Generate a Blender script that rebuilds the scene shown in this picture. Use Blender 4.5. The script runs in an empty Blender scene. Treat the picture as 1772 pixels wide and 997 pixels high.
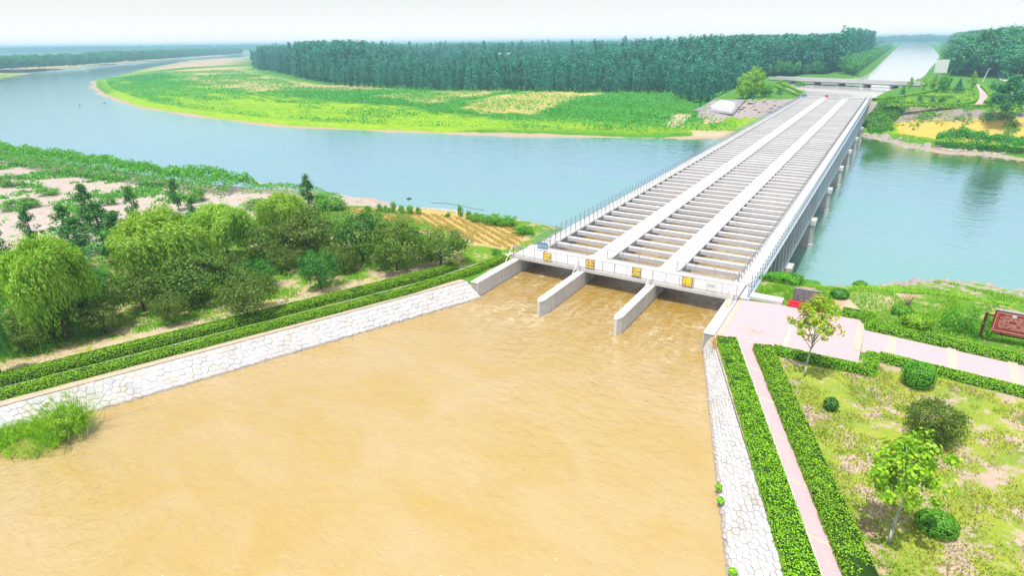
import bpy, math, random
import numpy as np
from mathutils import Vector, Matrix
random.seed(7); rng = np.random.default_rng(11)
SC = bpy.context.scene; COL = SC.collection
R_ = math.radians

# ------------------------------------------------------------------ camera, sky, sun, exposure
PW, PH, FPX, HC = 1772., 997., 1042., 21.0
_d1 = np.array([1574-PW/2, 63.5-PH/2, FPX]); _d1 /= np.linalg.norm(_d1)
_up = np.cross(_d1, np.array([574-PW/2, 75.5-PH/2, FPX])); _up /= np.linalg.norm(_up)
if _up[1] > 0: _up = -_up
CR = np.stack([np.cross(_d1, _up), _d1, _up])          # rows: world axes in camera axes (x right, y down, z forward)
cam_d = bpy.data.cameras.new("camera"); cam = bpy.data.objects.new("camera", cam_d); COL.objects.link(cam)
B = CR @ np.diag([1., -1., -1.])
cam.matrix_world = Matrix([[*B[0], 0], [*B[1], 0], [*B[2], HC], [0, 0, 0, 1]])
cam_d.sensor_fit = 'HORIZONTAL'; cam_d.sensor_width = 36; cam_d.lens = 36*FPX/PW
cam_d.clip_start = 0.5; cam_d.clip_end = 20000
SC.camera = cam
SUN_EL, SUN_AZ = 70., 187.                              # azimuth clockwise from +Y: the sun stands behind the camera
w = bpy.data.worlds.new("World"); SC.world = w; w.use_nodes = True
nt = w.node_tree; nt.nodes.clear()
sky = nt.nodes.new('ShaderNodeTexSky'); sky.sky_type = 'NISHITA'; sky.sun_disc = False
sky.sun_elevation = R_(SUN_EL); sky.sun_rotation = R_(SUN_AZ); sky.air_density = 1.0; sky.dust_density = 2.0; sky.ozone_density = 1.0
bg = nt.nodes.new('ShaderNodeBackground'); bg.inputs[1].default_value = 0.14
wo = nt.nodes.new('ShaderNodeOutputWorld'); nt.links.new(sky.outputs[0], bg.inputs[0])
veil = nt.nodes.new('ShaderNodeBackground'); veil.inputs[0].default_value = (.94, .93, .95, 1)      # thin white summer overcast, thickest towards the horizon
tc = nt.nodes.new('ShaderNodeTexCoord'); sx = nt.nodes.new('ShaderNodeSeparateXYZ'); nt.links.new(tc.outputs['Generated'], sx.inputs[0])
vr = nt.nodes.new('ShaderNodeValToRGB'); e = vr.color_ramp.elements
for p_, v_ in ((0., 1.), (.12, .90), (.35, .48), (1., .08)):
    q_ = e[0] if p_ == 0 else (e[1] if p_ == 1. else e.new(p_)); q_.color = (v_, v_, v_, 1)
nt.links.new(sx.outputs[2], vr.inputs[0]); mx = nt.nodes.new('ShaderNodeMixShader'); nt.links.new(vr.outputs[0], mx.inputs[0])
nt.links.new(bg.outputs[0], mx.inputs[1]); nt.links.new(veil.outputs[0], mx.inputs[2]); nt.links.new(mx.outputs[0], wo.inputs[0])
sd_ = bpy.data.lights.new("sun", 'SUN'); sd_.energy = 4.4; sd_.angle = R_(0.6); sd_.color = (1.0, 0.95, 0.86)
sun = bpy.data.objects.new("sun", sd_); COL.objects.link(sun)
sv = Vector((math.sin(R_(SUN_AZ))*math.cos(R_(SUN_EL)), math.cos(R_(SUN_AZ))*math.cos(R_(SUN_EL)), math.sin(R_(SUN_EL))))
sun.rotation_euler = sv.to_track_quat('Z', 'Y').to_euler()
SC.view_settings.view_transform = 'Standard'; SC.view_settings.look = 'None'
SC.view_settings.exposure = 0.33; SC.view_settings.gamma = 1.0

def at(px, py, z=0.):
    d = CR @ np.array([px-PW/2, py-PH/2, FPX]); t = (z-HC)/d[2]
    return (d[0]*t, d[1]*t)
def atY(px, py, Y):
    d = CR @ np.array([px-PW/2, py-PH/2, FPX]); t = Y/d[1]
    return (d[0]*t, HC+d[2]*t)
def line(pts, z): return [at(p[0], p[1], z) for p in pts]

# ------------------------------------------------------------------ object helpers
def props(o, label=None, cat=None, group=None, kind=None):
    if label: o['label'] = label
    if cat: o['category'] = cat
    if group: o['group'] = group
    if kind: o['kind'] = kind
    return o
def thing(name, label, cat, loc=(0, 0, 0), rz=0., group=None):
    o = bpy.data.objects.new(name, None); COL.objects.link(o); o.location = loc; o.rotation_euler = (0, 0, rz)
    o.empty_display_size = 0.2
    return props(o, label, cat, group)
def put(name, me, parent=None, loc=(0, 0, 0), rot=(0, 0, 0), sc=None):
    o = bpy.data.objects.new(name, me); COL.objects.link(o); o.location = loc; o.rotation_euler = rot
    if sc is not None: o.scale = sc if hasattr(sc, '__len__') else (sc, sc, sc)
    if parent is not None: o.parent = parent
    return o
def mesh(name, V, F, mat, smooth=False, mi=None):
    """V (n,3); F (m,k) array or list of tuples; mat a material or a list"""
    me = bpy.data.meshes.new(name); V = np.asarray(V, dtype=np.float32)
    if isinstance(F, np.ndarray):
        m, k = F.shape
        me.vertices.add(len(V)); me.vertices.foreach_set('co', V.ravel())
        me.loops.add(m*k); me.loops.foreach_set('vertex_index', F.astype(np.int32).ravel())
        me.polygons.add(m); me.polygons.foreach_set('loop_start', np.arange(0, m*k, k, dtype=np.int32))
        me.update(calc_edges=True)
    else:
        me.from_pydata([tuple(map(float, v)) for v in V], [], F); me.update()
    for q in (mat if isinstance(mat, (list, tuple)) else [mat]): me.materials.append(q)
    if mi is not None: me.polygons.foreach_set('material_index', np.asarray(mi, dtype=np.int32))
    if smooth: me.polygons.foreach_set('use_smooth', np.ones(len(me.polygons), dtype=bool))
    return me
class MB:
    """collects boxes, bars and prisms; build() gives one mesh"""
    def __init__(s): s.V = []; s.F = []; s.M = []
    def add(s, V, F, m=0):
        n = len(s.V); s.V += [tuple(v) for v in V]; s.F += [tuple(n+i for i in f) for f in F]; s.M += [m]*len(F)
    def box(s, x0, x1, y0, y1, z0, z1, m=0, b=0.):
        if b > 0:
            s.prism([(x0+b, y0), (x1-b, y0), (x1, y0+b), (x1, y1-b), (x1-b, y1), (x0+b, y1), (x0, y1-b), (x0, y0+b)], z0, z1-b, m, cap=False)
            P = [(x0+b, y0), (x1-b, y0), (x1, y0+b), (x1, y1-b), (x1-b, y1), (x0+b, y1), (x0, y1-b), (x0, y0+b)]
            Q = [(x0+b, y0+b), (x1-b, y0+b), (x1-b, y0+b), (x1-b, y1-b), (x1-b, y1-b), (x0+b, y1-b), (x0+b, y1-b), (x0+b, y0+b)]
            n = len(s.V); s.V += [(p[0], p[1], z1-b) for p in P]+[(q[0], q[1], z1) for q in Q]
            for i in range(8): s.F.append((n+i, n+(i+1) % 8, n+8+(i+1) % 8, n+8+i)); s.M.append(m)
            s.F.append((n+8, n+9, n+11, n+13)); s.M.append(m); return
        s.add([(x0, y0, z0), (x1, y0, z0), (x1, y1, z0), (x0, y1, z0), (x0, y0, z1), (x1, y0, z1), (x1, y1, z1), (x0, y1, z1)],
              [(3, 2, 1, 0), (4, 5, 6, 7), (0, 1, 5, 4), (1, 2, 6, 5), (2, 3, 7, 6), (3, 0, 4, 7)], m)
    def prism(s, P, z0, z1, m=0, cap=True):
        n = len(P); a = sum(P[i][0]*P[(i+1) % n][1]-P[(i+1) % n][0]*P[i][1] for i in range(n))
        if a < 0: P = P[::-1]
        F = [(i, (i+1) % n, n+(i+1) % n, n+i) for i in range(n)]
        if cap: F += [tuple(range(n, 2*n)), tuple(range(n-1, -1, -1))]
        s.add([(p[0], p[1], z0) for p in P]+[(p[0], p[1], z1) for p in P], F, m)
    def bar(s, a, b, r, k=6, r2=None, m=0):
        a = Vector(a); b = Vector(b); d = (b-a).normalized(); r2 = r if r2 is None else r2
        u = d.orthogonal().normalized(); v = d.cross(u)
        A = [a+(u*math.cos(t)+v*math.sin(t))*r for t in (2*math.pi*i/k for i in range(k))]
        Bv = [b+(u*math.cos(t)+v*math.sin(t))*r2 for t in (2*math.pi*i/k for i in range(k))]
        s.add(A+Bv, [(i, (i+1) % k, k+(i+1) % k, k+i) for i in range(k)]+[tuple(range(k, 2*k)), tuple(range(k-1, -1, -1))], m)
    def tube(s, P, r, k=6, m=0):
        for i in range(len(P)-1):
            r0 = r[i] if hasattr(r, '__len__') else r; r1 = r[i+1] if hasattr(r, '__len__') else r
            s.bar(P[i], P[i+1], r0, k, r1, m)
    def me(s, name, mat, smooth=False): return mesh(name, s.V, s.F, mat, smooth, s.M)
def boxmesh(name, sx, sy, sz, mat, b=0.):
    m = MB(); m.box(-sx/2, sx/2, -sy/2, sy/2, 0, sz, b=b); return m.me(name, mat)

# ------------------------------------------------------------------ numpy noise
def vnoise(x, y, seed=0):
    xi = np.floor(x).astype(np.int64); yi = np.floor(y).astype(np.int64); fx = x-xi; fy = y-yi
    fx = fx*fx*(3-2*fx); fy = fy*fy*(3-2*fy)
    def h(a, b):
        n = (a*374761393+b*668265263+seed*974634777) & 0x7fffffff
        n = ((n ^ (n >> 13))*1274126177) & 0x7fffffff
        return ((n ^ (n >> 16)) & 0xffff)/65535.
    return (h(xi, yi)*(1-fx)+h(xi+1, yi)*fx)*(1-fy)+(h(xi, yi+1)*(1-fx)+h(xi+1, yi+1)*fx)*fy
def fbm(x, y, s=1., o=4, seed=0):
    t = 0; a = .5; f = 1./s
    for i in range(o): t = t+a*vnoise(x*f, y*f, seed+i*17); a *= .5; f *= 2.03
    return t/(1-.5**o)
def sdpoly(P, x, y):
    """signed distance, positive inside"""
    P = np.asarray(P, float); d = np.full(np.shape(x), 1e18); ins = np.zeros(np.shape(x), bool); n = len(P)
    for i in range(n):
        a = P[i]; b = P[(i+1) % n]; e = b-a; wx = x-a[0]; wy = y-a[1]
        t = np.clip((wx*e[0]+wy*e[1])/(e@e), 0, 1); d = np.minimum(d, (wx-e[0]*t)**2+(wy-e[1]*t)**2)
        c = (a[1] > y) != (b[1] > y)
        if b[1] != a[1]: ins ^= c & (x < (b[0]-a[0])*(y-a[1])/(b[1]-a[1])+a[0])
    d = np.sqrt(d); return np.where(ins, d, -d)
def sm(t): t = np.clip(t, 0, 1); return t*t*(3-2*t)

# ------------------------------------------------------------------ materials
def rgb(c): return (c[0], c[1], c[2], 1)
class NT:
    def __init__(s, name):
        s.m = bpy.data.materials.new(name); s.m.use_nodes = True; s.t = s.m.node_tree; s.t.nodes.clear()
        s.out = s.n('ShaderNodeOutputMaterial')
    def n(s, ty, **k):
        o = s.t.nodes.new(ty)
        for a, b in k.items(): setattr(o, a, b)
        return o
    def l(s, a, b): s.t.links.new(a, b)
    def bsdf(s, rough=.7, spec=.3, metal=0.):
        b = s.n('ShaderNodeBsdfPrincipled'); b.inputs['Roughness'].default_value = rough
        b.inputs['Specular IOR Level'].default_value = spec; b.inputs['Metallic'].default_value = metal
        s.l(b.outputs[0], s.out.inputs[0]); return b
    def pos(s): return s.n('ShaderNodeNewGeometry').outputs['Position']
    def noise(s, scale, vec=None, detail=4., rough=.55, dist=0.):
        o = s.n('ShaderNodeTexNoise'); o.inputs['Scale'].default_value = scale; o.inputs['Detail'].default_value = detail
        o.inputs['Roughness'].default_value = rough; o.inputs['Distortion'].default_value = dist
        if vec is not None: s.l(vec, o.inputs['Vector'])
        return o.outputs['Fac']
    def mp(s, vec, sc=(1, 1, 1), rot=(0, 0, 0), loc=(0, 0, 0)):
        o = s.n('ShaderNodeMapping'); o.inputs['Scale'].default_value = sc; o.inputs['Rotation'].default_value = rot
        o.inputs['Location'].default_value = loc; s.l(vec, o.inputs['Vector']); return o.outputs[0]
    def ramp(s, f, stops):
        o = s.n('ShaderNodeValToRGB'); e = o.color_ramp.elements
        while len(e) < len(stops): e.new(.5)
        for i, (p, c) in enumerate(stops): e[i].position = p; e[i].color = rgb(c) if hasattr(c, '__len__') else (c, c, c, 1)
        s.l(f, o.inputs[0]); return o.outputs[0]
    def mix(s, f, a, b, mode='MIX'):
        o = s.n('ShaderNodeMix', data_type='RGBA', blend_type=mode)
        for sock, v in ((o.inputs[0], f), (o.inputs[6], a), (o.inputs[7], b)):
            if isinstance(v, (int, float)): sock.default_value = v
            elif isinstance(v, (tuple, list)): sock.default_value = rgb(v)
            else: s.l(v, sock)
        return o.outputs[2]
    def math(s, op, a, b=0., c=None):
        o = s.n('ShaderNodeMath', operation=op)
        for i, v in enumerate((a, b) if c is None else (a, b, c)):
            if isinstance(v, (int, float)): o.inputs[i].default_value = v
            else: s.l(v, o.inputs[i])
        return o.outputs[0]
    def bump(s, b, h, strength=.3, dist=.05):
        o = s.n('ShaderNodeBump'); o.inputs['Strength'].default_value = strength; o.inputs['Distance'].default_value = dist
        s.l(h, o.inputs['Height']); s.l(o.outputs[0], b.inputs['Normal'])
def m_plain(name, c1, c2=None, scale=3., rough=.7, spec=.3, metal=0., bump=0., stain=None):
    t = NT(name); b = t.bsdf(rough, spec, metal); p = t.pos()
    c2 = c2 or tuple(v*.8 for v in c1)
    col = t.mix(t.ramp(t.noise(scale, p, 6, .6), [(.3, 0.), (.7, 1.)]), c1, c2)
    if stain:
        st = t.noise(1.0, t.mp(p, (2.2, 2.2, .35)), 5, .65)
        col = t.mix(t.ramp(st, [(.55, 0.), (.75, .55)]), col, stain)
    oi = t.n('ShaderNodeObjectInfo'); hv = t.n('ShaderNodeHueSaturation'); t.l(col, hv.inputs['Color']); t.l(t.math('MULTIPLY_ADD', oi.outputs['Random'], .16, .90), hv.inputs['Value']); col = hv.outputs[0]
    fine = t.noise(scale*14, p, 3, .6); col = t.mix(t.math('MULTIPLY', fine, .22), col, tuple(v*.55 for v in c1))
    t.l(col, b.inputs['Base Color'])
    if bump: t.bump(b, t.noise(scale*8, p, 4), bump, .03)
    return t.m
def m_leaf(name, cols, trans=.35, rough=.55, var=.18):
    """cols: colours picked at random for each leaf or clump of the mesh"""
    t = NT(name); g = t.n('ShaderNodeNewGeometry'); oi = t.n('ShaderNodeObjectInfo')
    n = len(cols); st = [(i/(max(n-1, 1)), c) for i, c in enumerate(cols)]
    c = t.ramp(g.outputs['Random Per Island'], st)
    hs = t.n('ShaderNodeHueSaturation'); t.l(c, hs.inputs['Color'])
    t.l(t.math('MULTIPLY_ADD', oi.outputs['Random'], .016, .492), hs.inputs['Hue'])
    t.l(t.math('MULTIPLY_ADD', oi.outputs['Random'], var, 1-var/2), hs.inputs['Value'])
    d = t.n('ShaderNodeBsdfDiffuse'); tr = t.n('ShaderNodeBsdfTranslucent'); gl = t.n('ShaderNodeBsdfGlossy')
    gl.inputs['Roughness'].default_value = rough; gl.inputs['Color'].default_value = (.9, 1, .9, 1)
    for q in (d, tr): t.l(hs.outputs[0], q.inputs['Color'])
    a = t.n('ShaderNodeMixShader'); a.inputs[0].default_value = trans; t.l(d.outputs[0], a.inputs[1]); t.l(tr.outputs[0], a.inputs[2])
    e = t.n('ShaderNodeMixShader'); e.inputs[0].default_value = .03; t.l(a.outputs[0], e.inputs[1]); t.l(gl.outputs[0], e.inputs[2])
    t.l(e.outputs[0], t.out.inputs[0]); return t.m

M = {}
M['conc'] = m_plain('concrete_white', (0.528, 0.519, 0.510), (0.458, 0.449, 0.449), 1.2, .85, .2, stain=(0.352, 0.334, 0.317), bump=.1)
M['conc_walk'] = m_plain('concrete_walkway', (0.568, 0.559, 0.559), (0.516, 0.507, 0.516), .8, .85, .2, bump=.06)
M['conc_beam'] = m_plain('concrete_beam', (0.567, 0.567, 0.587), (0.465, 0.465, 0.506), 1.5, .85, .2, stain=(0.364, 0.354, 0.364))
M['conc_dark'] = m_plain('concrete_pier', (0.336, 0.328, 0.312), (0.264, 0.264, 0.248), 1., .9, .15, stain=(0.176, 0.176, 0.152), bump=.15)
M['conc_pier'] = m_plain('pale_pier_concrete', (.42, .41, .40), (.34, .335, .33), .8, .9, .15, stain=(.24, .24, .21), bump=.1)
M['conc_side'] = m_plain('shade_tinted_trough_side', (0.399, 0.451, 0.510), (0.332, 0.383, 0.442), .8, .8, .2, stain=(0.255, 0.281, 0.315))  # bluish shade of the recesses between the ribs is put into this colour
M['conc_rib'] = m_plain('pale_rib_concrete', (.44, .48, .53), (.38, .42, .48), .8, .8, .2, stain=(.30, .32, .34))  # lighter than the side wall, so the painted recess shade shows between ribs
M['paint_white'] = m_plain('white_railing_paint', (0.578, 0.570, 0.561), (0.493, 0.484, 0.476), 5, .5, .4)
M['paint_lilac'] = m_plain('weathered_white_railing_paint', (.40, .37, .38), (.30, .28, .30), 5, .5, .4)
M['paint_blue'] = m_plain('blue_grey_railing_paint', (.34, .46, .55), (.27, .38, .47), 5, .5, .4)
M['paint_grey'] = m_plain('grey_railing_paint', (.38, .39, .42), (.28, .28, .30), 5, .55, .4)
M['rust'] = m_plain('rusty_steel', (.30, .20, .14), (.18, .12, .09), 6, .7, .3)
M['plate'] = m_plain('brown_plate', (.30, .25, .22), (.24, .20, .17), 6, .6, .3)
M['gold'] = m_plain('gold_lettering', (.90, .66, .02), (.80, .58, .02), 6, .4, .5)
M['blue'] = m_plain('blue_sign', (.02, .16, .42), (.03, .20, .48), 6, .5, .3)
M['red'] = m_plain('red_paint', (.55, .02, .03), (.45, .02, .03), 5, .6, .3)
M['maroon'] = m_plain('maroon_board', (.30, .02, .02), (.25, .018, .02), 3, .5, .4)
M['brown'] = m_plain('brown_wood', (.10, .035, .02), (.07, .025, .015), 5, .6, .3)
M['cream'] = m_plain('cream_lettering', (.72, .50, .42), (.68, .45, .38), 5, .6, .3)
M['white'] = m_plain('white_paint', (0.702, 0.702, 0.693), (0.648, 0.648, 0.648), 3, .6, .3)
M['slate'] = m_plain('dark_slate', (.13, .12, .14), (.09, .085, .10), 2, .35, .5)
M['stone'] = None
M['bark'] = m_plain('bark', (.16, .11, .07), (.10, .07, .045), 5, .9, .1, bump=.4)
M['bark_pale'] = m_plain('limewashed_bark', (.50, .52, .48), (.36, .38, .34), 4, .9, .1, bump=.3)
M['wash'] = m_plain('pale_twigs', (.30, .25, .18), (.22, .17, .12), 5, .9, .1)
M['roof'] = m_plain('grey_roof', (.42, .42, .45), (.36, .36, .40), 3, .8, .2)
M['glass'] = m_plain('dark_window', (.04, .05, .06), (.03, .04, .05), 3, .1, .6)
# stones in mortar
t = NT('revetment_stone'); b = t.bsdf(.85, .2); oi = t.n('ShaderNodeObjectInfo'); g = t.n('ShaderNodeNewGeometry')
r_ = t.math('FRACT', t.math('ADD', oi.outputs['Random'], g.outputs['Random Per Island']))
c = t.ramp(r_, [(0, (.46, .44, .43)), (.25, (.56, .55, .57)), (.5, (.42, .43, .46)), (.7, (.54, .48, .41)), (.85, (.60, .59, .60)), (1, (.47, .47, .50))])
c = t.mix(t.math('MULTIPLY', t.noise(9, g.outputs['Position'], 5, .65), .45), c, (.45, .44, .45)); sz = t.n('ShaderNodeSeparateXYZ'); t.l(g.outputs['Position'], sz.inputs[0]); wet = t.n('ShaderNodeMapRange'); t.l(t.math('ADD', sz.outputs[2], t.math('MULTIPLY', t.noise(3, g.outputs['Position']), .16)), wet.inputs[0]); wet.inputs[1].default_value = -1.22; wet.inputs[2].default_value = -1.38
c = t.mix(t.math('MULTIPLY', wet.outputs[0], .75), c, (.17, .13, .08)); c = t.mix(t.ramp(t.noise(.5, g.outputs['Position'], 5, .6), [(.5, 0.), (.7, .5)]), c, (.34, .30, .25)); t.l(c, b.inputs['Base Color'])
t.bump(b, t.noise(11, g.outputs['Position'], 5, .6), .5, .04); M['stone'] = t.m
M['mortar'] = m_plain('mortar', (.46, .45, .46), (.38, .38, .395), 2, .95, .1, bump=.2)
M['rock'] = m_plain('pale_rock', (0.390, 0.345, 0.315), (0.285, 0.255, 0.247), 2., .9, .2, bump=.4)
# foliage
M['hedge'] = m_leaf('hedge_leaves', [(.08, .26, .004), (.16, .43, .006), (.25, .53, .008), (.34, .60, .012)], .15)
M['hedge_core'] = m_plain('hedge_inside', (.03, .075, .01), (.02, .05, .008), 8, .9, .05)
M['willow'] = m_leaf('willow_leaves', [(.10, .30, .02), (.24, .50, .03), (.40, .64, .04), (.58, .76, .08)], .5)
M['willow2'] = m_leaf('darker_willow_leaves', [(.05, .24, .05), (.10, .36, .06), (.18, .46, .06), (.28, .56, .07)], .45)  # darker, bluer greens for some of the willows
M['crab'] = m_leaf('olive_leaves', [(0.043, 0.115, 0.009), (0.079, 0.173, 0.009), (0.122, 0.223, 0.011), (0.187, 0.259, 0.014)], .35)
M['dkgreen'] = m_leaf('dark_green_leaves', [(0.016, 0.112, 0.012), (0.032, 0.176, 0.016), (0.064, 0.248, 0.016), (0.120, 0.320, 0.024)], .3)
M['bush'] = m_leaf('bush_leaves', [(.04, .23, .008), (.08, .34, .01), (.13, .43, .012), (.20, .50, .015)], .35)
M['lime'] = m_leaf('lime_leaves', [(.13, .36, .008), (.22, .48, .01), (.32, .58, .015), (.42, .62, .02)], .4)
M['plane'] = m_leaf('young_tree_leaves', [(.12, .32, .008), (.24, .46, .01), (.40, .54, .015), (.54, .56, .02), (.36, .20, .04)], .4)
M['plane2'] = m_leaf('green_tree_leaves', [(.12, .36, .01), (.20, .50, .01), (.32, .60, .015), (.46, .66, .02)], .35)
M['poplar'] = m_leaf('poplar_leaves', [(.010, .12, .12), (.018, .19, .15), (.03, .27, .16), (.08, .36, .14)], .3, var=.75)
M['broad'] = m_leaf('broad_tree_leaves', [(.010, .12, .11), (.02, .19, .10), (.04, .27, .07), (.13, .42, .05)], .3, var=.6)
M['bankleaf'] = m_leaf('bank_tree_leaves', [(.03, .22, .06), (.06, .32, .06), (.10, .40, .06), (.18, .50, .05)], .35)
M['grass'] = m_leaf('grass_blades', [(.17, .24, .02), (.28, .33, .035), (.38, .38, .06), (.45, .41, .14)], .4)
M['grass2'] = m_leaf('green_grass_blades', [(.09, .32, .01), (.17, .44, .015), (.28, .54, .02), (.42, .58, .03)], .4)
M['reed'] = m_leaf('reed_blades', [(.02, .20, .01), (.04, .30, .015), (.07, .38, .02), (.15, .46, .02)], .4)
M['straw'] = m_leaf('straw_stubble', [(.50, .34, .08), (.62, .46, .12), (.55, .42, .20), (.40, .34, .06)], .3)

# ------------------------------------------------------------------ terrain
BY0, BY1 = 51.7, 262.3                                   # trough from near to far end
RIVER = [(-1000, -150), (-500, 30), (-300, 66), (-242, 74), (-204, 76), (-161, 76), (-119, 78), (-107, 80), (-92, 85), (-86, 86), (-74, 86), (-65, 88),
         (-52, 88), (-40, 85), (-30, 83), (-8.7, 80), (-4.9, 80), (0, 82.7), (3.2, 86.7), (7.7, 89.8), (11.4, 90.3), (18, 90.8), (60, 95), (400, 120),
         (400, 190), (60, 190), (30.6, 197), (22.6, 204), (14.9, 203), (5.4, 209), (-2.3, 222), (-7.4, 227), (-20, 226), (-34, 212), (-48.2, 201),
         (-65.6, 190), (-87, 184), (-105, 177), (-130, 171), (-158, 164), (-201, 156), (-256, 161), (-340, 176), (-455, 216), (-531, 248), (-640, 300), (-704, 349),
         (-925, 508), (-1315, 825), (-1420, 1010), (-1500, 1500), (-1500, 3000), (-2600, 3000), (-2061, 1547), (-1813, 1140), (-1423, 851), (-1280, 683),
         (-1117, 523), (-943, 378), (-777, 280), (-900, 100), (-1300, -150)]
TS = [(-90, -80), (-74, 10), (-70, 40), (-66, 57), (-51, 63), (-36, 64), (-31, 61), (-8, 57), (-1, 58), (6, 61), (22, 62), (70, 62), (120, 60), (120, -80)]
TN = [(-58, 240), (-47, 241), (-33, 258), (-31, 262), (-8, 262), (-3, 247), (12, 243), (24, 239.5), (34, 236), (70, 232), (140, 260), (140, 600), (90, 2800),
      (-48, 2800), (-36, 520), (-40, 450), (-70, 430), (-66, 380), (-64, 300)]
CF = [(-31, 262), (-8, 262), (-5, 300), (1.3, 354), (13.2, 457), (18.4, 565), (37.6, 926), (52, 1806), (50, 2600), (-23, 2600), (-20.7, 870), (-19.7, 507), (-22.7, 428),
      (-54, 408), (-50, 360), (-46, 311)]
def canL(y): return -31.6-(43.4-y)*.405                   # top edge of the left stone bank
def canR(y): return -8.4+(42.6-y)*.402                    # top edge of the right stone bank
C1 = [(canL(-80), -80), (canL(43.4), 43.4), (-8.5, 43.4), (canR(42.6), 42.6), (canR(-80), -80)]
def H(x, y):
    x = np.asarray(x, float); y = np.asarray(y, float)
    xx = x+3*(fbm(x, y, 14, 3, 5)-.5)*np.clip(np.abs(x)/60, .4, 4); yy = y+3*(fbm(x, y, 11, 3, 9)-.5)*np.clip(np.abs(y)/80, .3, 3)
    dr = -sdpoly(RIVER, xx, yy); north = (y > 135) | (x < -700)
    n1 = fbm(x, y, 9, 4, 1)-.5; n2 = fbm(x, y, 2.2, 3, 2)-.5
    hN = -8.5+1.0*sm(dr/9)+3.5*sm((dr-4)/75)+n1*.5
    hS = -8.5+1.4*sm(dr/4)+1.6*sm(dr/15)+n1*.8+n2*.25+1.3*np.exp(-((dr-8)/4.)**2)*sm((-80-x)/15)
    hN = np.where(dr < 0, np.maximum(-8.5+dr*.35, -11), hN); hS = np.where(dr < 0, np.maximum(-8.5+dr*.5, -11), hS)
    eS = -sdpoly(TS, x, y); eN = -sdpoly(TN, x, y)
    tS = np.where(eS > 0, -.15-.37*eS+n1*np.clip(eS*.15, 0, .8)+n2*np.clip(eS*.1, 0, .4), -.15+np.minimum(n2*.05, 0))
    tN = np.where(eN > 0, -.05-.55*eN+n1*np.clip(eN*.2, 0, .8), -.05)
    h = np.where(north, np.maximum(hN, tN), np.maximum(hS, tS))
    q = sdpoly(C1, x, y); h = np.where(q > 0, np.minimum(h, np.maximum(-.75-1.35*q, -4.5)), h)
    c2 = (x > -30.86) & (x < -8.54) & (y > 42) & (y < 72); h = np.where(c2, -4.6, h)
    c3 = (x > -30.86) & (x < -8.54) & (y > 232) & (y < 265); h = np.where(c3, np.minimum(h, -4.6), h)
    h = np.where((x > -67) & (x < -45) & (y > 228) & (y < 241.5), np.minimum(h-.7, -.6), h)
    q = sdpoly(CF, x, y); h = np.where(q > 0, np.minimum(h, np.maximum(-.6-.7*q, -4.5)), h)
    return h
def atg(px, py):
    """pixel ray on to the terrain"""
    d = CR @ np.array([px-PW/2, py-PH/2, FPX]); d = d/np.linalg.norm(d)
    t = np.concatenate([np.arange(15, 120, .25), np.arange(120, 500, 1.), np.arange(500, 3000, 5.)])
    x = d[0]*t; y = d[1]*t; z = HC+d[2]*t; h = np.maximum(H(x, y), -8.5); i = int(np.argmax(z < h))
    return (float(x[i]), float(y[i]), float(h[i]))
def grade(a, b, s): return np.arange(a, b, s)
def expo(a, s, end):
    o = [a]; 
    while abs(o[-1]) < abs(end): o.append(o[-1]+s); s *= 1.22
    return np.array(o)
xs = np.unique(np.round(np.concatenate([-expo(130., 2.2, 9000)[::1], grade(-130, -48, .8), grade(-48, 24, .6), expo(24, .8, 7000), [-31.2, -30.9, -30.85, -8.5, -8.55]]), 3))
xs = np.unique(np.round(np.concatenate([xs, grade(-640, -130, 3.2), grade(-1500, -640, 14)]), 3))
ys = np.unique(np.round(np.concatenate([expo(-22, -3, 2500), grade(-22, 92, .7), grade(92, 150, 3.), grade(150, 275, 1.6), expo(275, 3, 11000), [59.95, 60.05, 41.95, 42.05, 245.95, 246.05]]), 3))
GX, GY = np.meshgrid(xs, ys); GZ = H(GX, GY)
nx, ny = len(xs), len(ys); idx = np.arange(nx*ny).reshape(ny, nx)
GF = np.stack([idx[:-1, :-1], idx[:-1, 1:], idx[1:, 1:], idx[1:, :-1]], -1).reshape(-1, 4)
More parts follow.
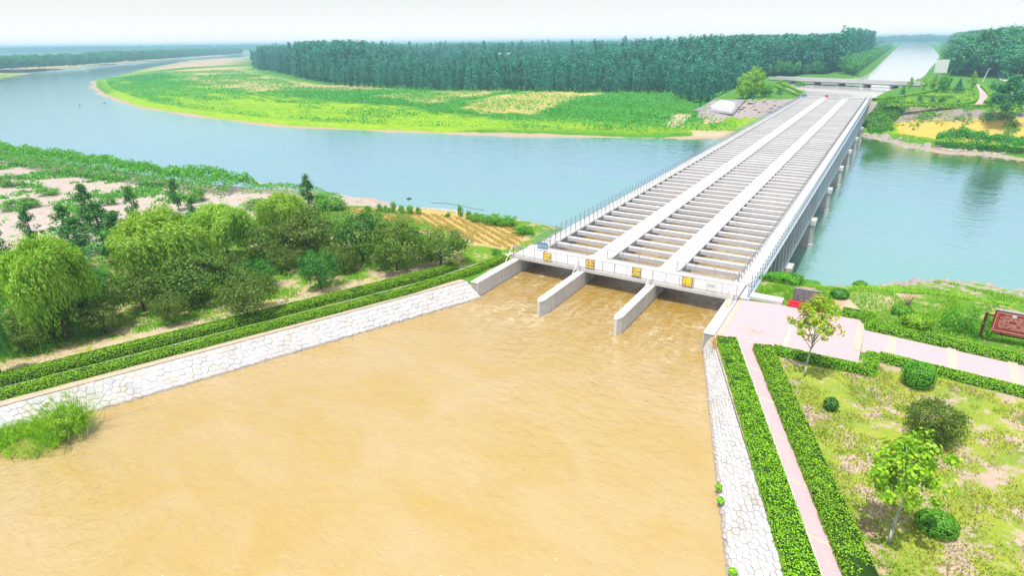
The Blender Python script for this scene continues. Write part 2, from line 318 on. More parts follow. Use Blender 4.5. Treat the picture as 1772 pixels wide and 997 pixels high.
# zone colours: soil colour, plant colour, cover
def zones(x, y, z):
    n = x.shape; S = np.zeros(n+(3,)); V = np.zeros(n+(3,)); C = np.zeros(n)
    def paint(m, s, v, c):
        m = np.clip(m, 0, 1)[..., None]
        S[:] = S*(1-m)+np.array(s)*m; V[:] = V*(1-m)+np.array(v)*m; C[:] = C*(1-m[..., 0])+c*m[..., 0]
    wob = (fbm(x, y, 6, 4, 31)-.5)
    dr = -sdpoly(RIVER, x, y)
    def poly(P, soft=1.): return np.clip(.5+(sdpoly(P, x, y)+wob*soft*2.5)/soft, 0, 1)
    one = np.ones(n)
    paint(one, (.55, .42, .24), (.10, .24, .02), .62)
    paint((y < 135)*(z < -2.2)*1., (.58, .49, .46), (.10, .30, .02), .42)                          # sandy flat on the left
    paint((y < 100)*(x > -8)*(z < -.3)*1., (.56, .46, .36), (.14, .28, .025), .60)                  # near right river bank
    paint(((y > 20) & (y < 60) & (x < -33) & (x > -60) & (z > -1))*1., (.58, .46, .30), (.13, .26, .02), .60)
    ds = canL(y)-x; paint(((y < 47)*(y > -60))*np.clip(1.6-np.abs(ds-5.6)/1.6, 0, 1), (.62, .52, .36), (.28, .32, .03), .40)
    paint(poly([(canR(43)+1.5, 43), (26, 49), (26, 0), (18, 0)], .8), (.58, .46, .38), (.25, .32, .04), .60)   # garden by the canal
    paint(poly(line([(585, 363), (640, 367), (700, 368), (770, 375), (860, 388), (905, 402), (905, 425), (880, 440), (830, 430), (790, 412), (740, 395), (640, 385)], -.8), .8), (.62, .47, .18), (.45, .33, .07), .35)
    paint(poly([(-.2, 54), (1.5, 54.5), (3.5, 60), (4.5, 70), (3, 82), (-1, 82), (1.5, 70), (.5, 60)], 1.), (.66, .55, .42), (.2, .3, .05), .12)
    nn = (y > 135)*1.
    paint(nn, (.55, .42, .20), (.05, .21, .015), .93)
    far = sm((y-420)/200)*nn; paint(far*((x < -300)*1.), (.55, .42, .28), (.05, .20, .03), .8)
    paint(nn*np.clip(1.3-np.abs(dr-17)/10., 0, 1), (.5, .4, .1), (.22, .36, .01), .97)
    paint(nn*poly(line([(175, 160), (330, 135), (500, 175), (760, 200), (1000, 220), (700, 223), (400, 208), (200, 176)], -7), 6), (.5, .4, .1), (.22, .38, .01), .95)
    for P, s, v, c in (([(800, 186), (860, 168), (960, 160), (1030, 168), (930, 192), (850, 194)], (.62, .52, .16), (.20, .33, .03), .30),
                       ([(640, 168), (720, 162), (900, 158), (820, 172), (740, 182)], (.60, .50, .20), (.16, .30, .03), .5),
                       ([(290, 122), (430, 114), (440, 128), (560, 150), (640, 152), (700, 160), (560, 160), (420, 160), (300, 138)], (.60, .50, .22), (.14, .30, .03), .42),
                       ([(797, 181), (918, 160), (926, 161), (806, 182)], (.66, .54, .22), (.20, .33, .03), .15), ([(738, 179), (872, 158), (880, 159), (748, 180)], (.66, .54, .24), (.20, .33, .03), .15),
                       ([(905, 192), (1024, 164), (1036, 165), (918, 193)], (.66, .54, .22), (.20, .33, .03), .2), ([(520, 150), (640, 152), (640, 156), (520, 154)], (.60, .40, .28), (.20, .33, .03), .1),
                       ([(1145, 205), (1175, 195), (1195, 198), (1170, 212)], (.62, .50, .36), (.16, .30, .03), .2),
                       ([(1205, 200), (1250, 200), (1245, 206), (1200, 206)], (.62, .50, .36), (.16, .30, .03), .2),
                       ([(1190, 213), (1275, 214), (1255, 222), (1200, 218)], (.62, .50, .36), (.16, .30, .03), .2)):
        paint(nn*poly(line(P, -5), 4), s, v, c)
    eN = -sdpoly(TN, x, y)
    paint(nn*(eN < 0)*1., (.50, .42, .30), (.08, .22, .02), .8)
    slope = nn*((eN > 0) & (eN < 9))*(x > -62)*1.
    paint(slope*(x < 0), (.44, .38, .38), (.14, .22, .03), .35)
    paint(slope*(x > 0), (.36, .29, .31), (.13, .20, .04), .42)
    paint(nn*np.clip(.5+(sdpoly([(0, 238), (40, 233), (90, 225), (90, 213), (36, 219), (16, 222), (6, 228)], x, y)+wob*2)/1.5, 0, 1), (.66, .50, .12), (.60, .40, .05), .4)
    paint(nn*np.clip((4.2-dr)/2.5, 0, 1)*(z < -5), (.50, .40, .30), (.3, .3, .1), .04)              # beaches
    paint((1-nn)*np.clip((3.0-dr)/2., 0, 1)*(x > -95), (.55, .46, .36), (.2, .3, .1), .15)
    lb = ((x < -780) & (y > 200))*1.; paint(lb*np.clip((dr-10)/20, 0, 1)*np.clip((130-dr)/40, 0, 1), (.60, .46, .34), (.3, .35, .1), .2)
    S *= .78; V *= 1.0
    return S, V, C
S_, V_, C_ = zones(GX, GY, GZ)
gm = mesh('ground', np.stack([GX, GY, GZ], -1).reshape(-1, 3), GF, None or bpy.data.materials.new('tmp'), True); gm.materials.clear()
for nm, A in (('soil', S_), ('plants', V_)):
    a = gm.attributes.new(nm, 'FLOAT_COLOR', 'POINT'); q = np.ones((nx*ny, 4), np.float32); q[:, :3] = A.reshape(-1, 3); a.data.foreach_set('color', q.ravel())
a = gm.attributes.new('cover', 'FLOAT', 'POINT'); a.data.foreach_set('value', C_.astype(np.float32).ravel())
t = NT('ground_soil_and_plants'); b = t.bsdf(.95, .1); p = t.pos()
def attr(nm, col=True):
    o = t.n('ShaderNodeAttribute'); o.attribute_name = nm; return o.outputs['Color'] if col else o.outputs['Fac']
cv = attr('cover', False); n1 = t.noise(.55, p, 8, .68); n2 = t.noise(3.5, p, 5, .7)
v = t.math('ADD', t.math('MULTIPLY', n1, .7), t.math('MULTIPLY', n2, .3))          # about .5
thr = t.math('MULTIPLY_ADD', cv, -.56, .78)
f = t.n('ShaderNodeMapRange'); t.l(v, f.inputs[0]); t.l(thr, f.inputs[1]); t.l(t.math('ADD', thr, .05), f.inputs[2])
soil = t.mix(t.ramp(t.noise(1.7, p, 6, .7), [(.35, 0.), (.7, .6)]), attr('soil'), t.mix(1., attr('soil'), (.62, .55, .50), 'MULTIPLY'))
pl = t.mix(t.ramp(t.noise(.35, p, 5, .65), [(.35, 0.), (.65, 1.)]), attr('plants'), t.mix(1., attr('plants'), (.45, .68, .8), 'MULTIPLY'))
pl = t.mix(t.ramp(t.noise(7., p, 3, .7), [(.4, 0.), (.7, .6)]), pl, t.mix(1., attr('plants'), (1.7, 1.25, 1.2), 'MULTIPLY'))
t.l(t.mix(f.outputs[0], soil, pl), b.inputs['Base Color']); t.bump(b, n2, .6, .12)
gm.materials.append(t.m); gmi = put('ground', gm); props(gmi, kind='structure')

# ------------------------------------------------------------------ water
def m_water(name, c1, c2, scale, rough, bump, wav, ior=1.33, spec=.5, rot=0., streak=(1, 1, 1)):
    t = NT(name); b = t.bsdf(rough, spec); b.inputs['IOR'].default_value = ior; p = t.pos()
    q = t.mp(p, streak, (0, 0, rot))
    col = t.mix(t.ramp(t.noise(scale, q, 6, .6, .6), [(.36, 0.), (.64, 1.)]), c1, c2)
    t.l(col, b.inputs['Base Color'])
    h = t.math('ADD', t.noise(wav, q, 4, .6, .4), t.math('MULTIPLY', t.noise(wav*.3, q, 3, .5), 1.4))
    t.bump(b, h, bump, .25); return t, b, p, col
t, b, p, col = m_water('river_water', (.12, .31, .24), (.15, .35, .29), .012, .06, .22, .9, 1.33, .0)
M['river'] = t.m
b.inputs['Specular IOR Level'].default_value = 0.                      # silty green body colour under a reflecting skin
for l_ in list(t.out.inputs[0].links): t.t.links.remove(l_)
gl = t.n('ShaderNodeBsdfGlossy'); gl.inputs['Roughness'].default_value = .07; gl.inputs['Color'].default_value = (.82, 1, .99, 1)
fr = t.n('ShaderNodeFresnel'); fr.inputs['IOR'].default_value = 1.9; bn = b.inputs['Normal'].links[0].from_socket; t.l(bn, gl.inputs['Normal']); t.l(bn, fr.inputs['Normal'])
ms = t.n('ShaderNodeMixShader'); wp = t.ramp(t.noise(.03, t.mp(p, (1, 2.2, 1), (0, 0, .3)), 5, .6), [(.35, 2.0), (.65, 2.7)]); t.l(t.math('MINIMUM', t.math('MULTIPLY', fr.outputs[0], wp), 1.), ms.inputs[0])
t.l(b.outputs[0], ms.inputs[1]); t.l(gl.outputs[0], ms.inputs[2]); t.l(ms.outputs[0], t.out.inputs[0])
t, b, p, col = m_water('silty_water', (.40, .295, .14), (.38, .265, .08), .22, .12, .42, 2.3, 1.33, .35, .4, (.75, 1.15, 1))
sx = t.n('ShaderNodeSeparateXYZ'); t.l(p, sx.inputs[0])
mr = t.n('ShaderNodeMapRange'); t.l(sx.outputs[1], mr.inputs[0]); mr.inputs[1].default_value = 33; mr.inputs[2].default_value = 47
fl = t.noise(.55, t.mp(p, (1.4, .45, 1), (0, 0, .15)), 7, .62, 2.2)                 # currents fanning out below the bridge
gold = t.mix(t.math('MULTIPLY', mr.outputs[0], t.ramp(fl, [(.38, 0.), (.56, .9)])), col, (.33, .195, .015))
foam = t.math('MULTIPLY', t.math('MULTIPLY', mr.outputs[0], t.ramp(t.noise(.16, p, 2, .5), [(.44, 0.), (.58, 1.)])), t.ramp(t.math('MULTIPLY', t.noise(.42, t.mp(p, (1.1, .4, 1), (0, 0, -.35)), 7, .75, 1.5), t.noise(1.6, p, 8, .8, .6)), [(.25, 0.), (.36, .8)]))
t.l(t.mix(foam, gold, (.74, .66, .50)), b.inputs['Base Color']); M['mud'] = t.m
gl = t.n('ShaderNodeBsdfGlossy'); gl.inputs['Roughness'].default_value = .09; gl.inputs['Color'].default_value = (1, .97, .95, 1)
for l_ in list(t.out.inputs[0].links): t.t.links.remove(l_)
hb = t.n('ShaderNodeBump'); hb.inputs['Strength'].default_value = .6; hb.inputs['Distance'].default_value = .2; b.inputs['Specular IOR Level'].default_value = 0.
t.l(t.math('ADD', t.noise(1.5, t.mp(p, (.8, 1.2, 1), (0, 0, .4)), 7, .62, .8), t.math('MULTIPLY', t.noise(5.5, p, 3, .6), .35)), hb.inputs['Height'])
fr = t.n('ShaderNodeFresnel'); fr.inputs['IOR'].default_value = 1.33; t.l(hb.outputs[0], gl.inputs['Normal']); t.l(hb.outputs[0], fr.inputs['Normal'])
ms = t.n('ShaderNodeMixShader'); t.l(t.math('MINIMUM', t.math('MULTIPLY', fr.outputs[0], 2.3), 1.), ms.inputs[0]); t.l(b.outputs[0], ms.inputs[1]); t.l(gl.outputs[0], ms.inputs[2]); t.l(ms.outputs[0], t.out.inputs[0])
t, b, p, col = m_water('far_canal_water', (.62, .58, .56), (.55, .52, .52), .05, .08, .05, 1.2, 1.33, .5, 0, (1, .2, 1))
M['farwater'] = t.m
def sheet(name, P, z, mat):
    if sum(P[i][0]*P[(i+1) % len(P)][1]-P[(i+1) % len(P)][0]*P[i][1] for i in range(len(P))) < 0: P = P[::-1]
    me = mesh(name, [(p_[0], p_[1], z) for p_ in P], [tuple(range(len(P)))], mat); return props(put(name, me), kind='structure')
rw = mesh('river_water', [(-9000, -2500, -8.5), (7000, -2500, -8.5), (7000, 11000, -8.5), (-9000, 11000, -8.5)], [(0, 1, 2, 3)], M['river'])
props(put('river_water', rw), kind='structure')
sheet('canal_water', [(canL(-22)+.2, -22), (canL(43.4)+.2, 43.4), (-30.7, 43.4), (-30.7, 264.5), (-8.6, 264.5), (-8.6, 43.), (-9.2, 43.0), (canR(3)-.6, 3), (canR(-22)-.2, -22)], -1.5, M['mud'])
sheet('upper_canal_water', [(-30.7, 264.5), (-8.6, 264.5), (-3.5, 300), (3, 354), (15, 457), (20, 565), (39, 926), (55, 1806), (52, 2590), (-25, 2590), (-22.5, 870), (-21.5, 507), (-24, 429), (-56, 410), (-52, 360), (-48, 311)], -1.5, M['farwater'])

# ------------------------------------------------------------------ stone banks of the canal
def clip(P, n, c):
    o = []
    for i in range(len(P)):
        a = P[i]; b = P[(i+1) % len(P)]; da = a[0]*n[0]+a[1]*n[1]-c; db = b[0]*n[0]+b[1]*n[1]-c
        if da <= 0: o.append(a)
        if (da <= 0) != (db <= 0): s = da/(da-db); o.append((a[0]+(b[0]-a[0])*s, a[1]+(b[1]-a[1])*s))
    return o
def stone_cells(L, Wd, s, seed):
    r = random.Random(seed); rows = max(2, round(Wd/s/.9)); cols = round(L/s); pts = {}
    for j in range(-1, rows+1):
        for i in range(-1, cols+1):
            pts[(i, j)] = ((i+.5+(j % 2)*.5+r.uniform(-.36, .36))*L/cols, (j+.5+r.uniform(-.3, .3))*Wd/rows)
    out = []
    for j in range(rows):
        for i in range(cols):
            c = pts[(i, j)]; P = [(0, 0), (L, 0), (L, Wd), (0, Wd)]
            for dj in (-1, 0, 1):
                for di in (-2, -1, 0, 1, 2):
                    q = pts.get((i+di, j+dj))
                    if q is None or (di == 0 and dj == 0): continue
                    n = (q[0]-c[0], q[1]-c[1]); m = ((q[0]+c[0])/2, (q[1]+c[1])/2); P = clip(P, n, n[0]*m[0]+n[1]*m[1])
                    if len(P) < 3: break
            if len(P) >= 3: out.append((c, P))
    return out
def revetment(name, label, a_top, b_top, a_bot, b_bot, s, seed, ynear, maxn=290):
    """slope between the top line a_top-b_top and the foot line a_bot-b_bot, a = near end"""
    A, B_, Cc, D = map(Vector, (a_top, b_top, a_bot, b_bot)); L = (B_-A).length; Wd = ((Cc-A).length+(D-B_).length)/2
    def uv(u, v, h):
        P0 = A.lerp(B_, u/L); P1 = Cc.lerp(D, u/L); p_ = P0.lerp(P1, v/Wd); return p_+N*h
    N = (B_-A).cross(Cc-A).normalized(); N = N if N.z > 0 else -N
    root = thing(name, label, 'stone bank', tuple(B_)); o = Vector(B_)
    m = MB(); e = 1.0; P = [A-o, B_-o, D-o, Cc-o]
    m.add([tuple(p_) for p_ in P]+[tuple(p_-N*.5) for p_ in P], [(0, 1, 2, 3), (4, 5, 6, 7), (0, 1, 5, 4), (1, 2, 6, 5), (2, 3, 7, 6), (3, 0, 4, 7)])
    put('mortar_bed', m.me('mortar_bed', M['mortar']), root)
    r = random.Random(seed); cells = stone_cells(L, Wd, s, seed+1);     cells.sort(key=lambda q: (lambda w_: (w_.y < ynear, (w_-Vector((0, 0, HC))).length))(uv(q[0][0], q[0][1], 0)))
    rest = MB(); k = 0
    for c, P in cells:
        cx_ = sum(p_[0] for p_ in P)/len(P); cy_ = sum(p_[1] for p_ in P)/len(P); hh = r.uniform(.015, .06); tx, ty = r.uniform(-.06, .06), r.uniform(-.06, .06)
        c0 = uv(cx_, cy_, 0)
        def ring(f, h): return [uv(cx_+(p_[0]-cx_)*f, cy_+(p_[1]-cy_)*f, h+tx*(p_[0]-cx_)+ty*(p_[1]-cy_)) for p_ in P]
        rings = [ring(.965, -.02), ring(.94, hh*.5), ring(.72, hh)]; n = len(P)
        Vv = [p_ for rr in rings for p_ in rr]; F = []
        for a in range(2): F += [(a*n+i, a*n+(i+1) % n, (a+1)*n+(i+1) % n, (a+1)*n+i) for i in range(n)]
        F.append(tuple(range(2*n, 3*n)))
        if k < maxn:
            put('stone', mesh('stone', [tuple(v_-c0) for v_ in Vv], F, M['stone'], False), root, tuple(c0-o)); k += 1
        else: rest.add([tuple(v_-o) for v_ in Vv], F)
    if rest.V: props(put('stone_facing', rest.me('stone_facing', M['stone'], True), root), kind='stuff')
    return root
def P3(f, y, dx, z): return (f(y)+dx, y, z)
revetment('stone_bank', 'long sloping stone revetment below the double hedge on the left bank',
          P3(canL, -6, .05, -.1), P3(canL, 43.2, .05, -.1), P3(canL, -6, 2.1, -1.75), P3(canL, 43.2, 2.0, -1.75), .47, 3, 8.5)
revetment('stone_bank', 'sloping white stone revetment beside the brick path on the right bank of the silty canal',
          P3(canR, 3, -.02, -.1), P3(canR, 43.0, -.02, -.1), (3.05, 3, -1.75), (-9.6, 44.2, -1.75), .42, 5, 20.5)
# concrete wing walls and dividers
def wall_thing(name, label, x0, x1, y0, y1, z0, z1, n, cat='wall', capm='conc_walk'):
    r = thing(name, label, cat, ((x0+x1)/2, y0, 0)); L = (y1-y0)/n; xm = (x0+x1)/2
    for i in range(n):
        m = MB(); m.box(x0-xm, x1-xm, i*L+.012, (i+1)*L-.012, z0, z1-.1); put('wall_panel', m.me('wall_panel', M['conc']), r)
    m = MB(); m.box(x0-xm+.05, x1-xm-.05, .01, y1-y0-.01, z0, z1-.12); put('wall_core', m.me('wall_core', M['conc_dark']), r)
    m = MB(); m.box(x0-xm-.04, x1-xm+.04, -.03, y1-y0, z1-.1, z1, b=.03); put('coping', m.me('coping', M[capm]), r)
    return r
wall_thing('wing_wall', 'straight concrete wing wall of the canal left of the bridge end', -31.15, -30.4, 43.2, 51.6, -3, 0., 4)
wall_thing('wing_wall', 'white capped concrete wing wall between the canal and the pink plaza', -9.3, -8.5, 43.3, 51.6, -3, 0.02, 4)
for X, lab in ((-23.28, 'left concrete flow divider standing in the silty water below the bridge'), (-16.1, 'right concrete flow divider standing in the silty water below the bridge')):
    r = thing('divider_wall', lab, 'wall', (X, 42.2, 0))
    for i in range(5):
        y0 = .6+i*1.75; m = MB(); m.box(-.34, .34, y0+.01, y0+1.74, -3.2, -.08); put('wall_panel', m.me('wall_panel', M['conc']), r)
    m = MB(); m.prism([(-.34, .6), (-.12, 0), (.12, 0), (.34, .6)], -3.2, -.08); put('nose', m.me('nose', M['conc']), r)
    m = MB(); m.prism([(-.36, .58), (-.14, -.02), (.14, -.02), (.36, .58), (.36, 9.3), (-.36, 9.3)], -.08, .0); put('coping', m.me('coping', M['conc_walk']), r)
    m = MB(); m.box(-.42, .42, 8.9, 9.9, -3.2, -.02); put('gate_pier', m.me('gate_pier', M['conc_dark']), r)

# ------------------------------------------------------------------ the aqueduct
ST = [(-24.3, -22.15), (-16.95, -14.95)]; LW = (-31.1, -29.6); RWk = (-9.45, -7.95); SP = 23.4
aq = thing('aqueduct', 'long white concrete aqueduct bridge of open cross beams and walkways spanning the river', 'aqueduct', (-19.4, BY0, 0))
def ap(name, m, mat, sm_=False): return put(name, m.me(name, mat, sm_), aq, (19.4, -BY0, 0))
for i in range(9):                                        # nine spans
    y0 = BY0+i*SP+.04; y1 = BY0+(i+1)*SP-.04
    for (x0, x1) in [LW]+ST+[RWk]:
        m = MB(); m.box(x0, x1, y0, y1, -.16, 0, b=.02); ap('walkway_slab', m, M['conc_walk'])
    for (x0, x1) in ((-30.9, -30.3), (-8.75, -8.2)):
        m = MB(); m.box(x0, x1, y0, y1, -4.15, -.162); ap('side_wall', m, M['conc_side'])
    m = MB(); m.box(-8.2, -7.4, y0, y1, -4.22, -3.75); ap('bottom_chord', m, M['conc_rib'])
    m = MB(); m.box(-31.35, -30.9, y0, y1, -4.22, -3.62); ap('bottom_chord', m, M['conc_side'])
    for (x0, x1) in ((-23.45, -23.0), (-16.2, -15.75)):
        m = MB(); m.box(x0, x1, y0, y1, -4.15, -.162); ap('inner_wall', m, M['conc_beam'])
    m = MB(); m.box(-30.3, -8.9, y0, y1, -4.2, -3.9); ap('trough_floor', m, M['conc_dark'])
bays = [(LW[1], ST[0][0]), (ST[0][1], ST[1][0]), (ST[1][1], RWk[0])]
bm = []
for (x0, x1) in bays:
    m = MB(); m.box(0, x1-x0, -.27, .27, -.42, 0., b=.02); bm.append(m.me('cross_beam', M['conc_beam']))
nb = 81
for i in range(nb):
    y = BY0+1.3+i*2.6+ (3.3 if i == 0 else 0)*.45
    for k, (x0, x1) in enumerate(bays): put('cross_beam', bm[k], aq, (19.4+x0, y-BY0, -.12))
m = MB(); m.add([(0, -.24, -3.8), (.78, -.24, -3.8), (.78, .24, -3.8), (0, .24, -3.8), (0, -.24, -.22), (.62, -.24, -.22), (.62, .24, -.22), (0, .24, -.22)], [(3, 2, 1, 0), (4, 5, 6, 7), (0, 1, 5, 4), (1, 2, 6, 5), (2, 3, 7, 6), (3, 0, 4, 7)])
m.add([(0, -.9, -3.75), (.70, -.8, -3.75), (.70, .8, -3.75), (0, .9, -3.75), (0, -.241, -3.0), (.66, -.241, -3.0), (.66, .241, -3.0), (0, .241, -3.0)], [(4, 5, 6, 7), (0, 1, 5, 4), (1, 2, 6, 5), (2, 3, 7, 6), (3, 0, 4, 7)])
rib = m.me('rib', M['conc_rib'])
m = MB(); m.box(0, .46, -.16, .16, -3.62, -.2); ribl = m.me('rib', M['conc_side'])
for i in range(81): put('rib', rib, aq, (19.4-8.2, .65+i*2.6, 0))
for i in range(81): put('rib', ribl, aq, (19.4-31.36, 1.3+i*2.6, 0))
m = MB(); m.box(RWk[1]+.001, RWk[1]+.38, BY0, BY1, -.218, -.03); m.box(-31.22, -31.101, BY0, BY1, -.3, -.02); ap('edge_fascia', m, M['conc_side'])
# piers
for i in range(0, 10):
    y = BY0+i*SP
    if i == 0 or i == 9:
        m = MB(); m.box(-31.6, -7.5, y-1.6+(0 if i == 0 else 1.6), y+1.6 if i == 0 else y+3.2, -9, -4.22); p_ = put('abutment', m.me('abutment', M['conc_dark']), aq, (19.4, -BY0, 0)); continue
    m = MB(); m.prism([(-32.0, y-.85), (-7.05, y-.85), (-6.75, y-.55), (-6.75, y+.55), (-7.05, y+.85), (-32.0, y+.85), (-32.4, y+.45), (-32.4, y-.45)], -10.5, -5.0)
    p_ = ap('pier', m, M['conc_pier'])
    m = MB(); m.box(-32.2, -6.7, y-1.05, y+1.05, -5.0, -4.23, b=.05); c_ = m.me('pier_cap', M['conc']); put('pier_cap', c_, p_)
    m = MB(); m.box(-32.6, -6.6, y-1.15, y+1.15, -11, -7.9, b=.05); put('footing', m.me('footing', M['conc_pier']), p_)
# railings
POST = {}
def post(h, r, mat):
    k = (h, r, mat)
    if k not in POST: m = MB(); m.box(-r, r, -r, r, 0, h); POST[k] = m.me('post', M[mat])
    return POST[k]
def railing(label, a, b_, h=1.12, n=20, rails=(1., .55), r=.028, mat='paint_white', bal=0, balr=.011, cat='railing', base=0., rr=None):
    a = Vector(a); b_ = Vector(b_); d = b_-a; L = d.length; ang = math.atan2(d.y, d.x); root = thing('railing', label, cat, tuple(a), ang)
    for i in range(n+1): put('post', post(h, r, mat), root, (L*i/n, 0, 0))
    for f in rails:
        m = MB(); m.bar((0, 0, h*f), (L, 0, h*f), rr or r*.9, 6); put('rail', m.me('rail', M[mat]), root)
    if bal:
        mb = post(h*rails[0]-h*rails[-1]-.01, balr, mat)
        for i in range(bal):
            if (i+.5)*L/bal % (L/n) > .03: put('baluster', mb, root, ((i+.5)*L/bal, 0, h*rails[-1]))
    return root
railing('pale blue railing along the far left outer edge of the aqueduct above the river', (-31.0, BY0+3.5, 0), (-31.0, BY1, 0), 1.15, 160, (1., .66, .33), .03, 'paint_blue')
railing('white railing of thin posts on the inner side of the left walkway of the aqueduct', (-29.75, BY0+3.5, 0), (-29.75, BY1, 0), 1.1, 160, (1., .5), .028, 'paint_grey')
railing('low grey railing on the inner side of the right walkway beside the open beams', (-9.3, BY0+3.5, 0), (-9.3, BY1, 0), 1.05, 160, (1., .5), .03, 'paint_grey')
railing('grey steel railing along the right outer edge of the aqueduct above its ribbed side', (-7.85, BY0+.6, 0), (-7.85, BY1, 0), 1.1, 162, (1., .66, .33), .03, 'paint_blue')
# front footbridge
FY0, FY1 = 50.75, 54.6
fb = thing('footbridge', 'narrow concrete footbridge across the front end of the aqueduct carrying the golden name plates', 'footbridge', (-20, FY0, 0))
def fp(name, m, mat): return put(name, m.me(name, mat), fb, (20, -FY0, 0))
for i in range(3):
    x0, x1 = [(-31.2, -23.3), (-23.28, -16.1), (-16.08, -8.45)][i]
    m = MB(); m.box(x0, x1, FY0+.3, FY1-.3, .12, .3); fp('deck_slab', m, M['conc_walk'])
    m = MB(); m.box(x0, x1, FY0, FY0+.3, .0, .34, b=.02); fp('edge_beam', m, M['conc'])
    m = MB(); m.box(x0, x1, FY1-.3, FY1, .0, .34, b=.02); fp('edge_beam', m, M['conc'])
m = MB()
for i in range(90): 
    x = -31+i*.25
    if not any(a-.1 < x < b_+.1 for a, b_ in ST): m.box(x, x+.13, FY1+.05, FY1+.5, -.14, -.08)
props(fp('grating_bars', m, M['paint_grey']), kind='stuff')
for a, b_ in [(-31.3, -30.3), (-9.6, -8.3)]+ST:
    m = MB(); m.box(a, b_, FY1+.002, FY1+.8, -.1, .16); m.box(a, b_, FY1+.802, FY1+1.2, -.1, .04); fp('step', m, M['conc_walk'])
railing('white balustrade with close bars along the front edge of the footbridge facing the canal', (-31.1, FY0+.12, .34), (-8.55, FY0+.12, .34), 1.05, 18, (1., .1), .026, 'paint_lilac', 150, .013, rr=.035)
for (x0, x1, t_) in ((-29.9, -24.4, 'left'), (-22.1, -17.0, 'middle'), (-14.9, -9.6, 'right')):
    railing('rear white balustrade of the footbridge in front of the %s opening of the aqueduct' % t_, (x0, FY1-.15, .34), (x1, FY1-.15, .34), 1.0, 3, (1., .1), .024, 'paint_lilac', 36, .012, rr=.03)
for X, l_, Yb in ((-31.1, 'slanted white pole propping the left end of the front balustrade', 49.4), (-23.45, 'slanted white pole from the front balustrade down to the left flow divider', 49.2),
              (-16.2, 'slanted white pole from the front balustrade down to the right flow divider', 49.2), (-8.75, 'slanted white pole propping the right end of the front balustrade', 49.2)):
    m = MB(); m.bar((0, 0, 1.4), (0, Yb-FY0-.1, .0), .045, 8); o = put('prop_pole', m.me('prop_pole', M['paint_white']), None, (X, FY0-.02, 0)); props(o, l_, 'pole')
# golden name plates, each a sign hung on the balustrade
def text(name, s, size, mat, parent, loc, rot=(0, 0, 0), off=0., ext=.02, align='CENTER'):
    cu = bpy.data.curves.new(name, 'FONT'); cu.body = s; cu.size = size; cu.align_x = align; cu.align_y = 'CENTER'; cu.extrude = ext; cu.offset = off; cu.resolution_u = 3
    o = bpy.data.objects.new('t', cu); COL.objects.link(o); bpy.context.view_layer.update()
    me = bpy.data.meshes.new_from_object(o.evaluated_get(bpy.context.evaluated_depsgraph_get())); bpy.data.objects.remove(o)
    me.name = name; me.materials.clear(); me.materials.append(mat); return put(name, me, parent, loc, rot)
for ch, px, py, pos_ in (('武', 947, 445, 'leftmost'), ('庄', 1021, 457.5, 'second from the left'), ('渡', 1101.5, 471, 'third from the left'), ('槽', 1189, 488, 'rightmost')):
    X, Z = atY(px, py, FY0+.02)
    r = thing('name_plate', 'brown square plate with golden character %s, %s on the front balustrade' % (ch, pos_), 'name plate', (X, FY0+.03, Z))
    m = MB(); m.box(-.47, .47, -.03, .03, -.47, .47); put('plate', m.me('plate', M['plate']), r)
    text('character', ch, .9, M['gold'], r, (0, -.035, -.02), (R_(90), 0, 0), .012)
# small boards on the balustrades
X, Z = atY(939, 425, FY0-.02)
r = thing('board', 'small blue board with white marks at the left end of the front balustrade', 'sign', (X, FY0-.03, Z-.05))
m = MB(); m.box(-.58, .58, -.02, .02, -.33, .33); put('panel', m.me('panel', M['blue']), r)
m = MB()
for cx_ in (-.40, -.13, .13, .40):
    m.box(cx_-.11, cx_+.11, -.028, -.021, -.01, .03); m.box(cx_-.10, cx_-.06, -.028, -.021, -.24, .2); m.box(cx_+.06, cx_+.10, -.028, -.021, -.24, .2); m.box(cx_-.11, cx_+.11, -.028, -.021, .16, .2)
props(put('lettering', m.me('lettering', M['white']), r))
X, Z = atY(1231, 495, FY0+.02)
r = thing('board', 'small faded white board with pale blue marks near the right end of the front balustrade', 'sign', (X, FY0+.06, Z))
m = MB(); m.box(-.5, .5, -.015, .015, -.28, .28); put('panel', m.me('panel', M['white']), r)
m = MB(); [m.box(-.32+i*.17, -.22+i*.17, -.024, -.017, -.12, .12) for i in range(4)]; put('lettering', m.me('lettering', M['paint_blue']), r)
# low gate of bars across the right walkway, and thin posts on the plaza corner
railing('short grey barrier of three bars closing the right walkway of the aqueduct', (-9.3, BY0+3.2, 0), (-8.05, BY0+3.0, 0), 1.2, 1, (1., .66, .33), .03, 'paint_grey')
for (X, Y, l_) in ((-8.95, 50.2, 'thin yellow green pole by the plaza corner, nearer the footbridge'), (-8.9, 48.9, 'thin yellow green pole with a small plate by the plaza corner, nearer the viewer')):
    r = thing('thin_pole', l_, 'pole', (X, Y, 0)); m = MB(); m.bar((0, 0, -.1), (0, .05, 1.9), .03, 8); put('shaft', m.me('shaft', M['paint_white']), r)
    m = MB(); m.bar((0, 0, .0), (0, 0, .35), .034, 8); m.box(-.15, .15, -.04, .04, .3, .34); put('marker', m.me('marker', M['gold']), r)
